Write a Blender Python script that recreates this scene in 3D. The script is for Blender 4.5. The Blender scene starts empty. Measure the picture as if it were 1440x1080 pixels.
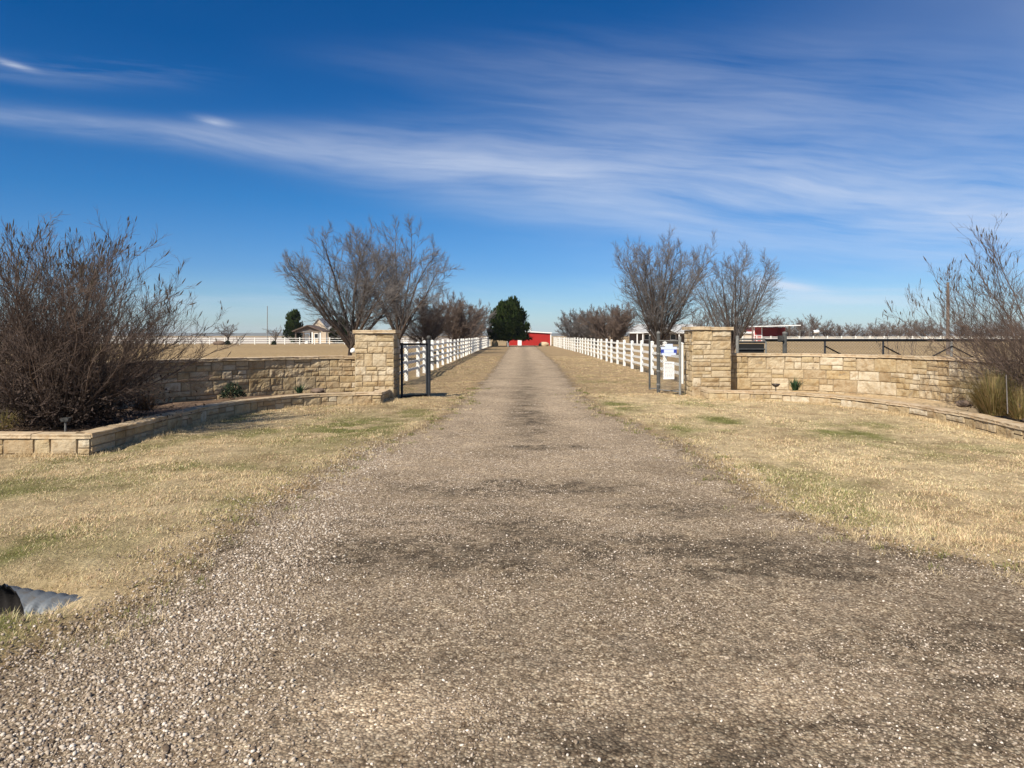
import bpy, math
import numpy as np
from mathutils import Vector

R = math.radians
scene = bpy.context.scene
C = scene.collection

# ------------------------------------------------------------------ camera, sky, sun, exposure
EYE, F = 1.6, 1000.0            # eye height; focal length in pixels of a 1440 px wide picture
cam_d = bpy.data.cameras.new('camera')
cam = bpy.data.objects.new('camera', cam_d)
C.objects.link(cam)
cam.location = (0, 0, EYE)
cam.rotation_euler = (R(90), 0, 0)
cam_d.sensor_width = 36.0
cam_d.lens = 25.0
cam_d.shift_x = -10 / 1440
cam_d.shift_y = -68 / 1440
cam_d.clip_start = 0.1
cam_d.clip_end = 30000
scene.camera = cam

SUN_AZ, SUN_EL = R(56), R(43)   # behind the left shoulder
to_sun = Vector((-math.cos(SUN_EL) * math.cos(SUN_AZ), -math.cos(SUN_EL) * math.sin(SUN_AZ), math.sin(SUN_EL)))
sun_d = bpy.data.lights.new('sun', 'SUN')
sun_d.energy = 4.6
sun_d.angle = R(0.5)
sun_d.color = (1.0, 0.92, 0.79)
sun = bpy.data.objects.new('sun', sun_d)
C.objects.link(sun)
sun.rotation_euler = to_sun.to_track_quat('Z', 'Y').to_euler()
sun.location = (-30, -20, 40)

scene.view_settings.view_transform = 'Standard'
scene.view_settings.look = 'None'
scene.view_settings.exposure = 0.6
scene.view_settings.gamma = 1.0


class NT:
    """small helper round a node tree"""
    def __init__(self, tree):
        self.t = tree
        tree.nodes.clear()

    def n(self, kind, props=None, **ins):
        nd = self.t.nodes.new(kind)
        for k, v in (props or {}).items():
            setattr(nd, k, v)
        for k, v in ins.items():
            key = int(k[1:]) if k[0] == 'i' and k[1:].isdigit() else k.replace('_', ' ')
            self.put(nd.inputs[key], v)
        return nd

    def put(self, sock, v):
        if isinstance(v, bpy.types.NodeSocket):
            self.t.links.new(v, sock)
        elif isinstance(v, bpy.types.Node):
            self.t.links.new(v.outputs[0], sock)
        else:
            if isinstance(v, tuple) and len(v) == 3 and sock.type == 'RGBA':
                v = v + (1.0,)
            sock.default_value = v

    def m(self, op, a, b=0.0, c=0.0, clamp=False):
        return self.n('ShaderNodeMath', {'operation': op, 'use_clamp': clamp}, i0=a, i1=b, i2=c).outputs[0]

    def sstep(self, x, a, b):
        return self.n('ShaderNodeMapRange', {'interpolation_type': 'SMOOTHSTEP'}, i0=x, i1=a, i2=b, i3=0.0, i4=1.0).outputs[0]

    def maprange(self, x, a, b, c, d):
        return self.n('ShaderNodeMapRange', {}, i0=x, i1=a, i2=b, i3=c, i4=d).outputs[0]

    def mix(self, fac, a, b, mode='MIX'):
        nd = self.n('ShaderNodeMix', {'data_type': 'RGBA', 'blend_type': mode})
        self.put(nd.inputs[0], fac)
        self.put(nd.inputs[6], a)
        self.put(nd.inputs[7], b)
        return nd.outputs[2]

    def ramp(self, fac, stops):
        nd = self.n('ShaderNodeValToRGB', {}, i0=fac)
        el = nd.color_ramp.elements
        while len(el) < len(stops):
            el.new(0.5)
        for e, (p, c) in zip(el, stops):
            e.position = p
            e.color = tuple(c) + (1.0,)
        return nd.outputs[0]

    def noise(self, vec, scale, detail=3.0, rough=0.55, dist=0.0):
        return self.n('ShaderNodeTexNoise', {}, Vector=vec, Scale=scale, Detail=detail, Roughness=rough, Distortion=dist).outputs[0]


world = bpy.data.worlds.new('World')
scene.world = world
world.use_nodes = True
w = NT(world.node_tree)
sky = w.n('ShaderNodeTexSky', {'sky_type': 'NISHITA', 'sun_disc': False, 'sun_elevation': SUN_EL,
                               'sun_rotation': math.atan2(to_sun.x, to_sun.y), 'altitude': 300.0,
                               'air_density': 1.0, 'dust_density': 0.35, 'ozone_density': 3.0})
tc = w.n('ShaderNodeTexCoord')
sp = w.n('ShaderNodeSeparateXYZ', {}, i0=tc.outputs['Generated'])
dx, dy, dz = sp.outputs
# deeper blue with height, as a clear winter sky
tint = w.ramp(dz, [(0.0, (0.66, 0.82, 1.0)), (0.04, (0.52, 0.73, 0.98)), (0.09, (0.31, 0.585, 0.93)), (0.18, (0.13, 0.51, 0.87)), (0.36, (0.0, 0.37, 0.76)), (1.0, (0.12, 0.48, 0.80))])
tint = w.mix(w.sstep(dy, 0.25, -0.35), tint, (0.80, 0.88, 1.0))      # paler unseen sky on the sun side, added as fill for camera-facing faces
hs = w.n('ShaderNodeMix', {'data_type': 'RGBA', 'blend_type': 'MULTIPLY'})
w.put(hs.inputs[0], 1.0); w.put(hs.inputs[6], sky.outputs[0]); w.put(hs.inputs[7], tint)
iy = w.m('MAXIMUM', dy, 0.08)
u = w.m('DIVIDE', dx, iy)
v = w.m('DIVIDE', dz, iy)
front = w.sstep(dy, 0.1, 0.4)
# cirrus: long wind-drawn streaks, sheared a little
warp = w.n('ShaderNodeTexNoise', {}, Vector=w.n('ShaderNodeCombineXYZ', {}, i0=w.m('MULTIPLY', u, 1.6), i1=w.m('MULTIPLY', v, 5.0), i2=3.3), Scale=1.0, Detail=3.0)
wv = w.m('MULTIPLY', w.m('SUBTRACT', warp.outputs[0], 0.5), 0.10)
vv = w.m('ADD', w.m('ADD', v, w.m('MULTIPLY', u, 0.10)), wv)
st1 = w.noise(w.n('ShaderNodeCombineXYZ', {}, i0=w.m('MULTIPLY', u, 1.9), i1=w.m('MULTIPLY', vv, 13.0), i2=1.7), 1.0, 6.0, 0.52)
st2 = w.noise(w.n('ShaderNodeCombineXYZ', {}, i0=w.m('MULTIPLY', u, 4.5), i1=w.m('MULTIPLY', vv, 60.0), i2=7.1), 1.0, 5.0, 0.6)
st3 = w.noise(w.n('ShaderNodeCombineXYZ', {}, i0=w.m('MULTIPLY', u, 9.0), i1=w.m('MULTIPLY', vv, 150.0), i2=4.4), 1.0, 4.0, 0.6)
streak = w.m('ADD', w.m('MULTIPLY', st1, 0.62), w.m('ADD', w.m('MULTIPLY', st2, 0.26), w.m('MULTIPLY', st3, 0.12)))


def band(c0, c1, w0, w1, ua, ub):
    """soft band round v = c0 + c1*u, half width growing from w0 to w1 between u = ua and ub"""
    cc = w.m('ADD', w.m('MULTIPLY', u, c1), c0)
    ww = w.m('ADD', w.m('MULTIPLY', w.sstep(u, ua, ub), w1 - w0), w0)
    q = w.m('DIVIDE', w.m('SUBTRACT', v, cc), ww)
    return w.m('EXPONENT', w.m('MULTIPLY', w.m('MULTIPLY', q, q), -1.0))


b1 = w.m('MULTIPLY', band(0.232, -0.105, 0.017, 0.085, -0.55, 0.3), w.maprange(streak, 0.39, 0.64, 0.12, 0.70))
b1 = w.m('MULTIPLY', b1, w.maprange(u, -0.7, 0.6, 0.62, 1.0))
b2 = w.m('MULTIPLY', w.m('MULTIPLY', band(0.37, -0.08, 0.03, 0.075, -0.3, 0.4), w.maprange(streak, 0.38, 0.65, 0.04, 0.26)), w.sstep(u, -0.45, 0.25))
b3 = w.m('MULTIPLY', w.m('MULTIPLY', band(0.42, 0.0, 0.2, 0.25, 0.0, 0.6), w.maprange(warp.outputs[0], 0.35, 0.65, 0.12, 0.30)), w.sstep(u, 0.2, 1.0))
b4 = w.m('MULTIPLY', band(0.045, 0.0, 0.02, 0.03, -0.5, 0.5), w.maprange(streak, 0.48, 0.7, 0.0, 0.5))
b5 = w.m('MULTIPLY', w.m('MULTIPLY', band(0.36, -0.02, 0.018, 0.02, -0.7, -0.3), w.maprange(streak, 0.45, 0.7, 0.0, 0.3)), w.sstep(u, -0.3, -0.6))
cl = w.m('ADD', w.m('ADD', w.m('ADD', b1, b2), w.m('ADD', b3, b4)), b5)


def wisp(u0, v0, lu, lv, tilt):
    a = w.m('SUBTRACT', u, u0)
    b = w.m('SUBTRACT', w.m('SUBTRACT', v, v0), w.m('MULTIPLY', a, tilt))
    qa = w.m('DIVIDE', a, lu)
    qb = w.m('DIVIDE', b, lv)
    g = w.m('EXPONENT', w.m('MULTIPLY', w.m('ADD', w.m('MULTIPLY', qa, qa), w.m('MULTIPLY', qb, qb)), -1.0))
    return w.m('MULTIPLY', g, w.maprange(st2, 0.35, 0.6, 0.2, 0.7))


cl = w.m('ADD', cl, w.m('ADD', wisp(-0.43, 0.300, 0.026, 0.006, -0.2), wisp(-0.72, 0.384, 0.03, 0.004, -0.28)))
cl = w.m('ADD', cl, w.m('MULTIPLY', wisp(0.37, 0.072, 0.05, 0.010, -0.16), 0.8))
cl = w.m('MULTIPLY', w.m('MULTIPLY', cl, front), w.sstep(dz, 0.0, 0.05))
cl = w.m('MAXIMUM', w.m('MINIMUM', cl, 0.85), 0.0)
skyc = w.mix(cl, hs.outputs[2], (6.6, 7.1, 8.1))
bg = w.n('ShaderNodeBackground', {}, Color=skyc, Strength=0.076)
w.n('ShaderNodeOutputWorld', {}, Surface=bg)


# ------------------------------------------------------------------ helpers
def at(px, py, Y):
    """world point seen at photo pixel (px, py), Y metres ahead"""
    return np.array(((px - 730) * Y / F, Y, EYE - (py - 472) * Y / F))


def X(px, Y):
    return (px - 730) * Y / F


def hash2(ix, iy, seed):
    h = (ix.astype(np.int64) * 374761393 + iy.astype(np.int64) * 668265263 + seed * 974634777) & 0xFFFFFFFF
    h = ((h ^ (h >> 13)) * 1274126177) & 0xFFFFFFFF
    h = (h ^ (h >> 16)) & 0xFFFFFFFF
    return h / 4294967295.0


def vnoise(x, y, seed=0):
    x = np.asarray(x, float); y = np.asarray(y, float)
    ix = np.floor(x); iy = np.floor(y)
    fx = x - ix; fy = y - iy
    fx = fx * fx * (3 - 2 * fx); fy = fy * fy * (3 - 2 * fy)
    a = hash2(ix, iy, seed); b = hash2(ix + 1, iy, seed)
    c = hash2(ix, iy + 1, seed); d = hash2(ix + 1, iy + 1, seed)
    return (a * (1 - fx) + b * fx) * (1 - fy) + (c * (1 - fx) + d * fx) * fy


def fbm(x, y, oct=4, seed=0):
    s = 0; a = 0.5; t = 0
    for o in range(oct):
        s = s + a * vnoise(x * 2 ** o + 13.7 * o, y * 2 ** o - 7.3 * o, seed + o)
        t += a; a *= 0.55
    return s / t


def smooth(x, a, b):
    t = np.clip((x - a) / (b - a), 0, 1)
    return t * t * (3 - 2 * t)


class MB:
    """collects vertices and faces, builds one mesh object"""
    def __init__(self):
        self.v = []; self.f = []; self.n = 0

    def add(self, verts, *faces, mat=0):
        verts = np.asarray(verts, float).reshape(-1, 3)
        for f in faces:
            self.f.append((np.asarray(f, np.int64) + self.n, mat))
        self.v.append(verts); self.n += len(verts)
        return self

    def box(self, x0, x1, y0, y1, z0, z1, mat=0):
        vs = [(x, y, z) for z in (z0, z1) for y in (y0, y1) for x in (x0, x1)]
        self.add(vs, [(0, 2, 3, 1), (4, 5, 7, 6), (0, 1, 5, 4), (2, 6, 7, 3), (0, 4, 6, 2), (1, 3, 7, 5)], mat=mat)
        return self

    def tube(self, pts, radii, sides=8, mat=0, cap=True):
        pts = np.asarray(pts, float)
        radii = np.broadcast_to(np.asarray(radii, float), (len(pts),))
        self.tubes(pts[None], radii[None], sides, mat)
        if cap:
            n = len(pts) * sides
            b = self.n - n
            self.f.append((np.array([[b + i for i in range(sides)]][0:1]), mat))
            self.f.append((np.array([[b + n - sides + i for i in range(sides)]]), mat))
        return self

    def tubes(self, P, Rr, sides=3, mat=0):
        N, k, _ = P.shape
        T = np.gradient(P, axis=1)
        T /= np.linalg.norm(T, axis=2, keepdims=True) + 1e-12
        ref = np.array((0.571, 0.713, 0.407))
        A = np.cross(T, ref); A /= np.linalg.norm(A, axis=2, keepdims=True) + 1e-9
        B = np.cross(T, A)
        th = np.arange(sides) * 2 * math.pi / sides
        V = P[:, :, None, :] + Rr[:, :, None, None] * (A[:, :, None, :] * np.cos(th)[None, None, :, None] + B[:, :, None, :] * np.sin(th)[None, None, :, None])
        i = np.arange(k - 1)[:, None] * sides
        j = np.arange(sides)[None, :]; j2 = (j + 1) % sides
        q = np.stack((i + j, i + j2, i + sides + j2, i + sides + j), -1).reshape(-1, 4)
        q = (q[None] + (np.arange(N) * k * sides)[:, None, None]).reshape(-1, 4)
        self.add(V.reshape(-1, 3), q, mat=mat)
        return self

    def grid(self, V, mat=0):
        """V: (n, m, 3)"""
        n, m_, _ = V.shape
        a = (np.arange(n - 1)[:, None] * m_ + np.arange(m_ - 1)[None, :])
        q = np.stack((a, a + 1, a + m_ + 1, a + m_), -1).reshape(-1, 4)
        self.add(V.reshape(-1, 3), q, mat=mat)
        return self

    def build(self, name, mats, parent=None, smooth_=False, color=None):
        V = np.concatenate(self.v) if self.v else np.zeros((0, 3))
        if parent is not None:
            V = V - np.array(ORIGIN[parent.name])
        me = bpy.data.meshes.new(name)
        me.vertices.add(len(V))
        me.vertices.foreach_set('co', V.astype(np.float32).ravel())
        loops = np.concatenate([f.ravel() for f, _ in self.f])
        tot = np.concatenate([np.full(len(f), f.shape[1]) for f, _ in self.f])
        mi = np.concatenate([np.full(len(f), m_) for f, m_ in self.f])
        start = np.concatenate(([0], np.cumsum(tot)[:-1]))
        me.loops.add(len(loops))
        me.loops.foreach_set('vertex_index', loops.astype(np.int32))
        me.polygons.add(len(tot))
        me.polygons.foreach_set('loop_start', start.astype(np.int32))
        me.polygons.foreach_set('material_index', mi.astype(np.int32))
        me.polygons.foreach_set('use_smooth', np.full(len(tot), smooth_))
        me.update(calc_edges=True)
        for m_ in (mats if isinstance(mats, (list, tuple)) else [mats]):
            me.materials.append(m_)
        if color is not None:
            at_ = me.color_attributes.new('Col', 'FLOAT_COLOR', 'POINT')
            c4 = np.ones((len(V), 4), np.float32); c4[:, :color.shape[1]] = color
            at_.data.foreach_set('color', c4.ravel())
        o = bpy.data.objects.new(name, me)
        C.objects.link(o)
        if parent is not None:
            o.parent = parent
            ORIGIN[o.name] = ORIGIN[parent.name]
        else:
            ORIGIN[o.name] = (0, 0, 0)
        return o


ORIGIN = {}


def thing(name, label, cat, loc=(0, 0, 0), group=None):
    o = bpy.data.objects.new(name, None)
    C.objects.link(o)
    o.empty_display_size = 0.2
    o.location = tuple(float(q) for q in loc)
    ORIGIN[o.name] = tuple(float(q) for q in loc)
    return tag(o, label, cat, group)


def tag(o, label, cat, group=None):
    o['label'] = label; o['category'] = cat
    if group: o['group'] = group
    return o


def kind(o, k, label=None, cat=None):
    o['kind'] = k
    if label: o['label'] = label
    if cat: o['category'] = cat
    return o


def dup(root, loc, rotz=0.0, scale=(1, 1, 1), label=None, group=None):
    r = root.copy(); C.objects.link(r)
    r.location = tuple(float(q) for q in loc); r.rotation_euler = (0, 0, rotz); r.scale = scale
    if label: r['label'] = label
    if group: r['group'] = group
    for ch in list(root.children):
        c = ch.copy(); C.objects.link(c); c.parent = r
        for g in ch.children:
            d = g.copy(); C.objects.link(d); d.parent = c
    return r


# ------------------------------------------------------------------ materials
def new_mat(name):
    m = bpy.data.materials.new(name)
    m.use_nodes = True
    return m, NT(m.node_tree)


def finish(t, color, rough=0.8, bump=None, bstr=0.3, bdist=0.01, metal=0.0, spec=0.3):
    p = t.n('ShaderNodeBsdfPrincipled', {}, Base_Color=color, Roughness=rough, Metallic=metal)
    p.inputs['Specular IOR Level'].default_value = spec
    if bump is not None:
        b = t.n('ShaderNodeBump', {}, Strength=bstr, Distance=bdist, Height=bump)
        t.put(p.inputs['Normal'], b.outputs[0])
    t.n('ShaderNodeOutputMaterial', {}, Surface=p)
    return p


def plain(name, col, rough=0.6, var=0.15, scale=6.0, metal=0.0, spec=0.3, bscale=60, bstr=0.1):
    m, t = new_mat(name)
    co = t.n('ShaderNodeTexCoord').outputs['Object']
    nz = t.noise(co, scale, 4.0, 0.6)
    dark = tuple(c * (1 - var) for c in col); light = tuple(min(1, c * (1 + var)) for c in col)
    c = t.ramp(nz, [(0.3, dark), (0.7, light)])
    finish(t, c, rough, t.noise(co, bscale, 2.0), bstr, 0.01, metal, spec)
    return m


def stone_mat(name, cols, bstr=0.5):
    m, t = new_mat(name)
    g = t.n('ShaderNodeNewGeometry')
    co = t.n('ShaderNodeTexCoord').outputs['Object']
    rnd = g.outputs['Random Per Island']
    base = t.ramp(rnd, [(i / (len(cols) - 1), c) for i, c in enumerate(cols)])
    n1 = t.noise(co, 7.0, 5.0, 0.65)
    n2 = t.noise(co, 55.0, 4.0, 0.65)
    c = t.mix(t.sstep(n1, 0.42, 0.72), base, t.mix(1.0, base, (0.78, 0.69, 0.59), 'MULTIPLY'))
    c = t.mix(t.sstep(n2, 0.5, 0.75), c, t.mix(1.0, c, (0.75, 0.72, 0.68), 'MULTIPLY'))
    c = t.mix(t.sstep(t.noise(co, 1.7, 6.0, 0.7), 0.50, 0.68), c, t.mix(1.0, c, (0.76, 0.73, 0.68), 'MULTIPLY'))
    finish(t, c, 0.9, t.m('ADD', n2, t.m('MULTIPLY', t.noise(co, 18.0, 5.0, 0.6), 1.5)), bstr, 0.02, spec=0.15)
    return m


M_STONE = stone_mat('limestone', [(0.392, 0.299, 0.174), (0.461, 0.371, 0.232), (0.412, 0.309, 0.174), (0.519, 0.433, 0.302), (0.353, 0.263, 0.157), (0.480, 0.381, 0.244), (0.568, 0.494, 0.371), (0.441, 0.345, 0.209)])
M_COPING = stone_mat('limestone_coping', [(0.50, 0.40, 0.27), (0.45, 0.35, 0.23), (0.55, 0.44, 0.30), (0.48, 0.37, 0.25)], 0.35)
M_MORTAR = plain('mortar', (0.27, 0.21, 0.135), 0.95, 0.3, 9.0)
M_VINYL = plain('white_vinyl', (0.74, 0.73, 0.68), 0.5, 0.12, 5.0)
M_IRON = plain('dark_painted_steel', (0.020, 0.022, 0.026), 0.7, 0.3, 12.0, 0.0, 0.15)
M_GALV = plain('galvanised_steel', (0.15, 0.147, 0.135), 0.65, 0.3, 18.0, 0.1)
M_GREYPAINT = plain('grey_painted_steel', (0.055, 0.055, 0.052), 0.75, 0.3, 10.0, 0.0, 0.15)
M_BLACK = plain('black_panel', (0.012, 0.012, 0.012), 0.7, 0.2)
M_RED = plain('red_metal_siding', (0.36, 0.018, 0.014), 0.55, 0.12, 0.6)
M_WHITE = plain('white_paint', (0.78, 0.77, 0.74), 0.5, 0.06)
M_ROOF = plain('grey_roofing', (0.40, 0.40, 0.39), 0.7, 0.15, 0.8)
M_CREAM = plain('cream_siding', (0.52, 0.42, 0.31), 0.7, 0.12, 0.7)
M_BROWNROOF = plain('brown_shingles', (0.12, 0.085, 0.065), 0.85, 0.25, 3.0)
M_DARKIN = plain('dark_window', (0.02, 0.022, 0.025), 0.2, 0.2)
M_BLUESIGN = plain('blue_sign_face', (0.03, 0.055, 0.30), 0.4, 0.1)
M_PALEBLUE = plain('pale_blue_print', (0.55, 0.62, 0.82), 0.45, 0.08)
M_PRINT = plain('grey_print', (0.22, 0.23, 0.27), 0.6, 0.1)
M_POLE = plain('weathered_wood', (0.13, 0.10, 0.08), 0.9, 0.3, 4.0)
M_BARK = plain('bark', (0.085, 0.062, 0.048), 0.95, 0.4, 10.0, bscale=30, bstr=0.6)
M_TWIG = plain('grey_brown_twigs', (0.145, 0.13, 0.122), 0.9, 0.35, 1.2)
M_TWIGRED = plain('reddish_twigs', (0.150, 0.110, 0.088), 0.9, 0.35, 1.2)
M_TWIGSHRUB = plain('shrub_twigs', (0.118, 0.084, 0.067), 0.85, 0.4, 3.0)
M_SEED = plain('dry_seed_heads', (0.075, 0.062, 0.048), 0.9, 0.4, 5.0)
M_DEADLEAF = plain('dead_leaves', (0.05, 0.034, 0.026), 0.9, 0.5, 4.0)
M_FARTWIG = plain('far_twigs', (0.15, 0.115, 0.095), 0.9, 0.3, 0.4)
M_SOIL = plain('mulch_soil', (0.13, 0.085, 0.055), 0.95, 0.5, 14.0, bscale=40, bstr=0.9)
M_TANSOIL = plain('dry_tan_soil', (0.42, 0.31, 0.18), 0.95, 0.35, 12.0, bscale=40, bstr=0.9)
M_CULVIN = plain('shade_dark_pipe_inside', (0.014, 0.012, 0.011), 0.9, 0.3)  # shade inside the pipe mouth is put into this near-black colour
M_ROCK = plain('brown_rock', (0.16, 0.115, 0.085), 0.9, 0.35, 8.0, bstr=0.6)
M_DARKBRONZE = plain('bronze_fixture', (0.07, 0.055, 0.045), 0.5, 0.3, 8.0, 0.4)
M_HILL = plain('scrub_hills', (0.10, 0.095, 0.06), 0.95, 0.3, 0.004)


def leaf_mat(name, cols):
    m, t = new_mat(name)
    g = t.n('ShaderNodeNewGeometry')
    c = t.ramp(g.outputs['Random Per Island'], [(i / (len(cols) - 1), q) for i, q in enumerate(cols)])
    d = t.n('ShaderNodeBsdfDiffuse', {}, Color=c)
    tr = t.n('ShaderNodeBsdfTranslucent', {}, Color=c)
    mx = t.n('ShaderNodeMixShader', {}, i0=0.25, i1=d.outputs[0], i2=tr.outputs[0])
    t.n('ShaderNodeOutputMaterial', {}, Surface=mx)
    return m


M_CEDAR = leaf_mat('cedar_foliage', [(0.018, 0.032, 0.010), (0.032, 0.052, 0.015), (0.05, 0.068, 0.02), (0.026, 0.042, 0.014)])
M_YUCCA = leaf_mat('yucca_leaves', [(0.04, 0.085, 0.045), (0.07, 0.12, 0.06), (0.05, 0.10, 0.05)])
M_ORNGRASS = leaf_mat('ornamental_grass_blades', [(0.270, 0.209, 0.080), (0.195, 0.187, 0.068), (0.390, 0.288, 0.144), (0.300, 0.209, 0.104), (0.173, 0.173, 0.064)])
M_RUSTGRASS = leaf_mat('rusty_dead_stems', [(0.22, 0.11, 0.055), (0.30, 0.17, 0.08), (0.16, 0.085, 0.05)])
M_DARKGREEN = leaf_mat('dark_green_leaves', [(0.03, 0.05, 0.03), (0.05, 0.07, 0.04), (0.03, 0.03, 0.03)])

# pebbles
M_PEBBLE, t = new_mat('pebbles')
g = t.n('ShaderNodeNewGeometry')
pc = t.ramp(g.outputs['Random Per Island'], [(0.0, (0.114, 0.082, 0.056)), (0.2, (0.215, 0.164, 0.117)), (0.5, (0.312, 0.249, 0.186)), (0.78, (0.390, 0.323, 0.250)), (0.92, (0.520, 0.446, 0.366)), (1.0, (0.746, 0.670, 0.577))])
nco = t.n('ShaderNodeTexCoord').outputs['Object']
pc = t.mix(t.sstep(t.noise(nco, 120.0, 2.0), 0.45, 0.75), pc, t.mix(1.0, pc, (0.78, 0.72, 0.66), 'MULTIPLY'))
finish(t, pc, 0.85, t.noise(nco, 260.0, 2.0), 0.25, 0.003, spec=0.25)


M_PALEPEBBLE = stone_mat('pale_pebbles', [(0.44, 0.39, 0.32), (0.55, 0.49, 0.41), (0.50, 0.42, 0.34), (0.62, 0.57, 0.49), (0.42, 0.37, 0.31)], 0.1)


def attr_mat(name, translucent):
    m, t = new_mat(name)
    a = t.n('ShaderNodeVertexColor', {'layer_name': 'Col'})
    if translucent:
        d = t.n('ShaderNodeBsdfDiffuse', {}, Color=a.outputs[0])
        tr = t.n('ShaderNodeBsdfTranslucent', {}, Color=a.outputs[0])
        mx = t.n('ShaderNodeMixShader', {}, i0=0.25, i1=d.outputs[0], i2=tr.outputs[0])
        t.n('ShaderNodeOutputMaterial', {}, Surface=mx)
    return m, t, a


M_GRASS, _, _ = attr_mat('dry_grass_blades', True)
M_GROUND, t, a = attr_mat('dry_pasture', False)
co = t.n('ShaderNodeTexCoord').outputs['Object']
n1 = t.noise(co, 2.2, 6.0, 0.65)
n2 = t.noise(co, 34.0, 5.0, 0.7)
n3 = t.noise(t.n('ShaderNodeMapping', {}, Vector=co, Scale=(1.0, 0.35, 1.0)), 9.0, 5.0, 0.7)
c = t.mix(1.0, a.outputs[0], t.ramp(n2, [(0.25, (0.5, 0.47, 0.42)), (0.5, (0.95, 0.95, 0.95)), (0.75, (1.3, 1.27, 1.2))]), 'MULTIPLY')
c = t.mix(1.0, c, t.ramp(n1, [(0.3, (0.60, 0.57, 0.53)), (0.7, (1.2, 1.2, 1.2))]), 'MULTIPLY')
c = t.mix(1.0, c, t.ramp(n3, [(0.3, (0.78, 0.75, 0.70)), (0.65, (1.1, 1.1, 1.1))]), 'MULTIPLY')
finish(t, c, 0.95, t.m('ADD', n2, t.m('MULTIPLY', n3, 1.5)), 0.8, 0.04, spec=0.1)

# gravel of the driveway; Col.r = tone (dirt stains), Col.g = distance in from the ragged edge, Col.b = looseness
M_GRAVEL, t, a = attr_mat('driveway_gravel', False)
co = t.n('ShaderNodeTexCoord').outputs['Object']
sep = t.n('ShaderNodeSeparateColor', {}, i0=a.outputs[0])
v1 = t.n('ShaderNodeTexVoronoi', {'feature': 'F1'}, Vector=co, Scale=75.0, Randomness=1.0)
v2 = t.n('ShaderNodeTexVoronoi', {'feature': 'F1'}, Vector=co, Scale=34.0, Randomness=1.0)
r1 = t.n('ShaderNodeSeparateColor', {}, i0=v1.outputs['Color']).outputs[0]
r2 = t.n('ShaderNodeSeparateColor', {}, i0=v2.outputs['Color']).outputs[1]
stops = [(0.0, (0.183, 0.131, 0.085)), (0.3, (0.306, 0.233, 0.156)), (0.6, (0.410, 0.323, 0.221)), (0.85, (0.533, 0.439, 0.308)), (1.0, (0.808, 0.701, 0.526))]
c1 = t.ramp(r1, stops)
c2 = t.ramp(r2, stops)
isbig = t.m('MULTIPLY', t.m('GREATER_THAN', r2, 0.62), t.m('LESS_THAN', v2.outputs['Distance'], 0.38))
c = t.mix(isbig, c1, c2)
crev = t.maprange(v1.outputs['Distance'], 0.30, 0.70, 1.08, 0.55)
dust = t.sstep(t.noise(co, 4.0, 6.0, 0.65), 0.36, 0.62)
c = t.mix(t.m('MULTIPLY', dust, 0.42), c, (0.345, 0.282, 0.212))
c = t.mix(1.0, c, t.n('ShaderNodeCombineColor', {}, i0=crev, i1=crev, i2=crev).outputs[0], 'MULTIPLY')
c = t.mix(1.0, c, t.ramp(t.noise(co, 0.9, 5.0, 0.6), [(0.3, (0.74, 0.71, 0.68)), (0.7, (1.14, 1.11, 1.08))]), 'MULTIPLY')
c = t.mix(1.0, c, t.ramp(t.noise(co, 22.0, 4.0, 0.6), [(0.3, (0.62, 0.60, 0.58)), (0.7, (1.28, 1.28, 1.28))]), 'MULTIPLY')
breakup = t.maprange(t.noise(co, 7.0, 7.0, 0.72), 0.36, 0.64, 0.3, 1.6)
dev = t.m('MULTIPLY', t.m('SUBTRACT', sep.outputs[0], 0.6), breakup)
tone = t.maprange(t.m('ADD', dev, 0.6), 0.0, 1.0, 0.35, 1.35)
tcol = t.n('ShaderNodeCombineColor', {}, i0=tone, i1=tone, i2=tone)
c = t.mix(1.0, c, tcol.outputs[0], 'MULTIPLY')
hgt = t.m('ADD', t.m('MULTIPLY', t.m('SUBTRACT', 1.0, v1.outputs['Distance']), 0.6), t.m('MULTIPLY', t.m('SUBTRACT', 1.0, v2.outputs['Distance']), t.m('MULTIPLY', isbig, 0.8)))
hgt = t.m('ADD', hgt, t.m('MULTIPLY', t.noise(co, 14.0, 4.0, 0.6), 0.8))
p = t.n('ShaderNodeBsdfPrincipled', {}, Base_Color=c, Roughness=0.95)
p.inputs['Specular IOR Level'].default_value = 0.12
t.put(p.inputs['Normal'], t.n('ShaderNodeBump', {}, Strength=0.75, Distance=0.012, Height=hgt).outputs[0])
edge_n = t.m('ADD', t.m('ADD', t.m('MULTIPLY', t.noise(co, 5.0, 5.0, 0.65), 0.4), t.m('MULTIPLY', t.noise(co, 55.0, 3.0, 0.6), 0.35)), t.m('MULTIPLY', t.noise(co, 1.1, 3.0, 0.5), 0.25))
keep = t.sstep(t.m('ADD', sep.outputs[1], t.m('MULTIPLY', t.m('SUBTRACT', edge_n, 0.5), 2.0)), 0.40, 0.56)
mx = t.n('ShaderNodeMixShader', {}, i0=keep, i1=t.n('ShaderNodeBsdfTransparent').outputs[0], i2=p.outputs[0])
t.n('ShaderNodeOutputMaterial', {}, Surface=mx)

# corrugated culvert steel
M_CULV, t = new_mat('weathered_galvanised_culvert')
co = t.n('ShaderNodeTexCoord').outputs['Object']
c = t.ramp(t.noise(co, 9.0, 5.0, 0.65), [(0.3, (0.075, 0.085, 0.095)), (0.52, (0.14, 0.155, 0.17)), (0.68, (0.12, 0.105, 0.085)), (0.85, (0.08, 0.055, 0.04))])
finish(t, c, 0.55, t.noise(co, 40.0, 3.0), 0.15, 0.01, 0.2, 0.3)

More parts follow.
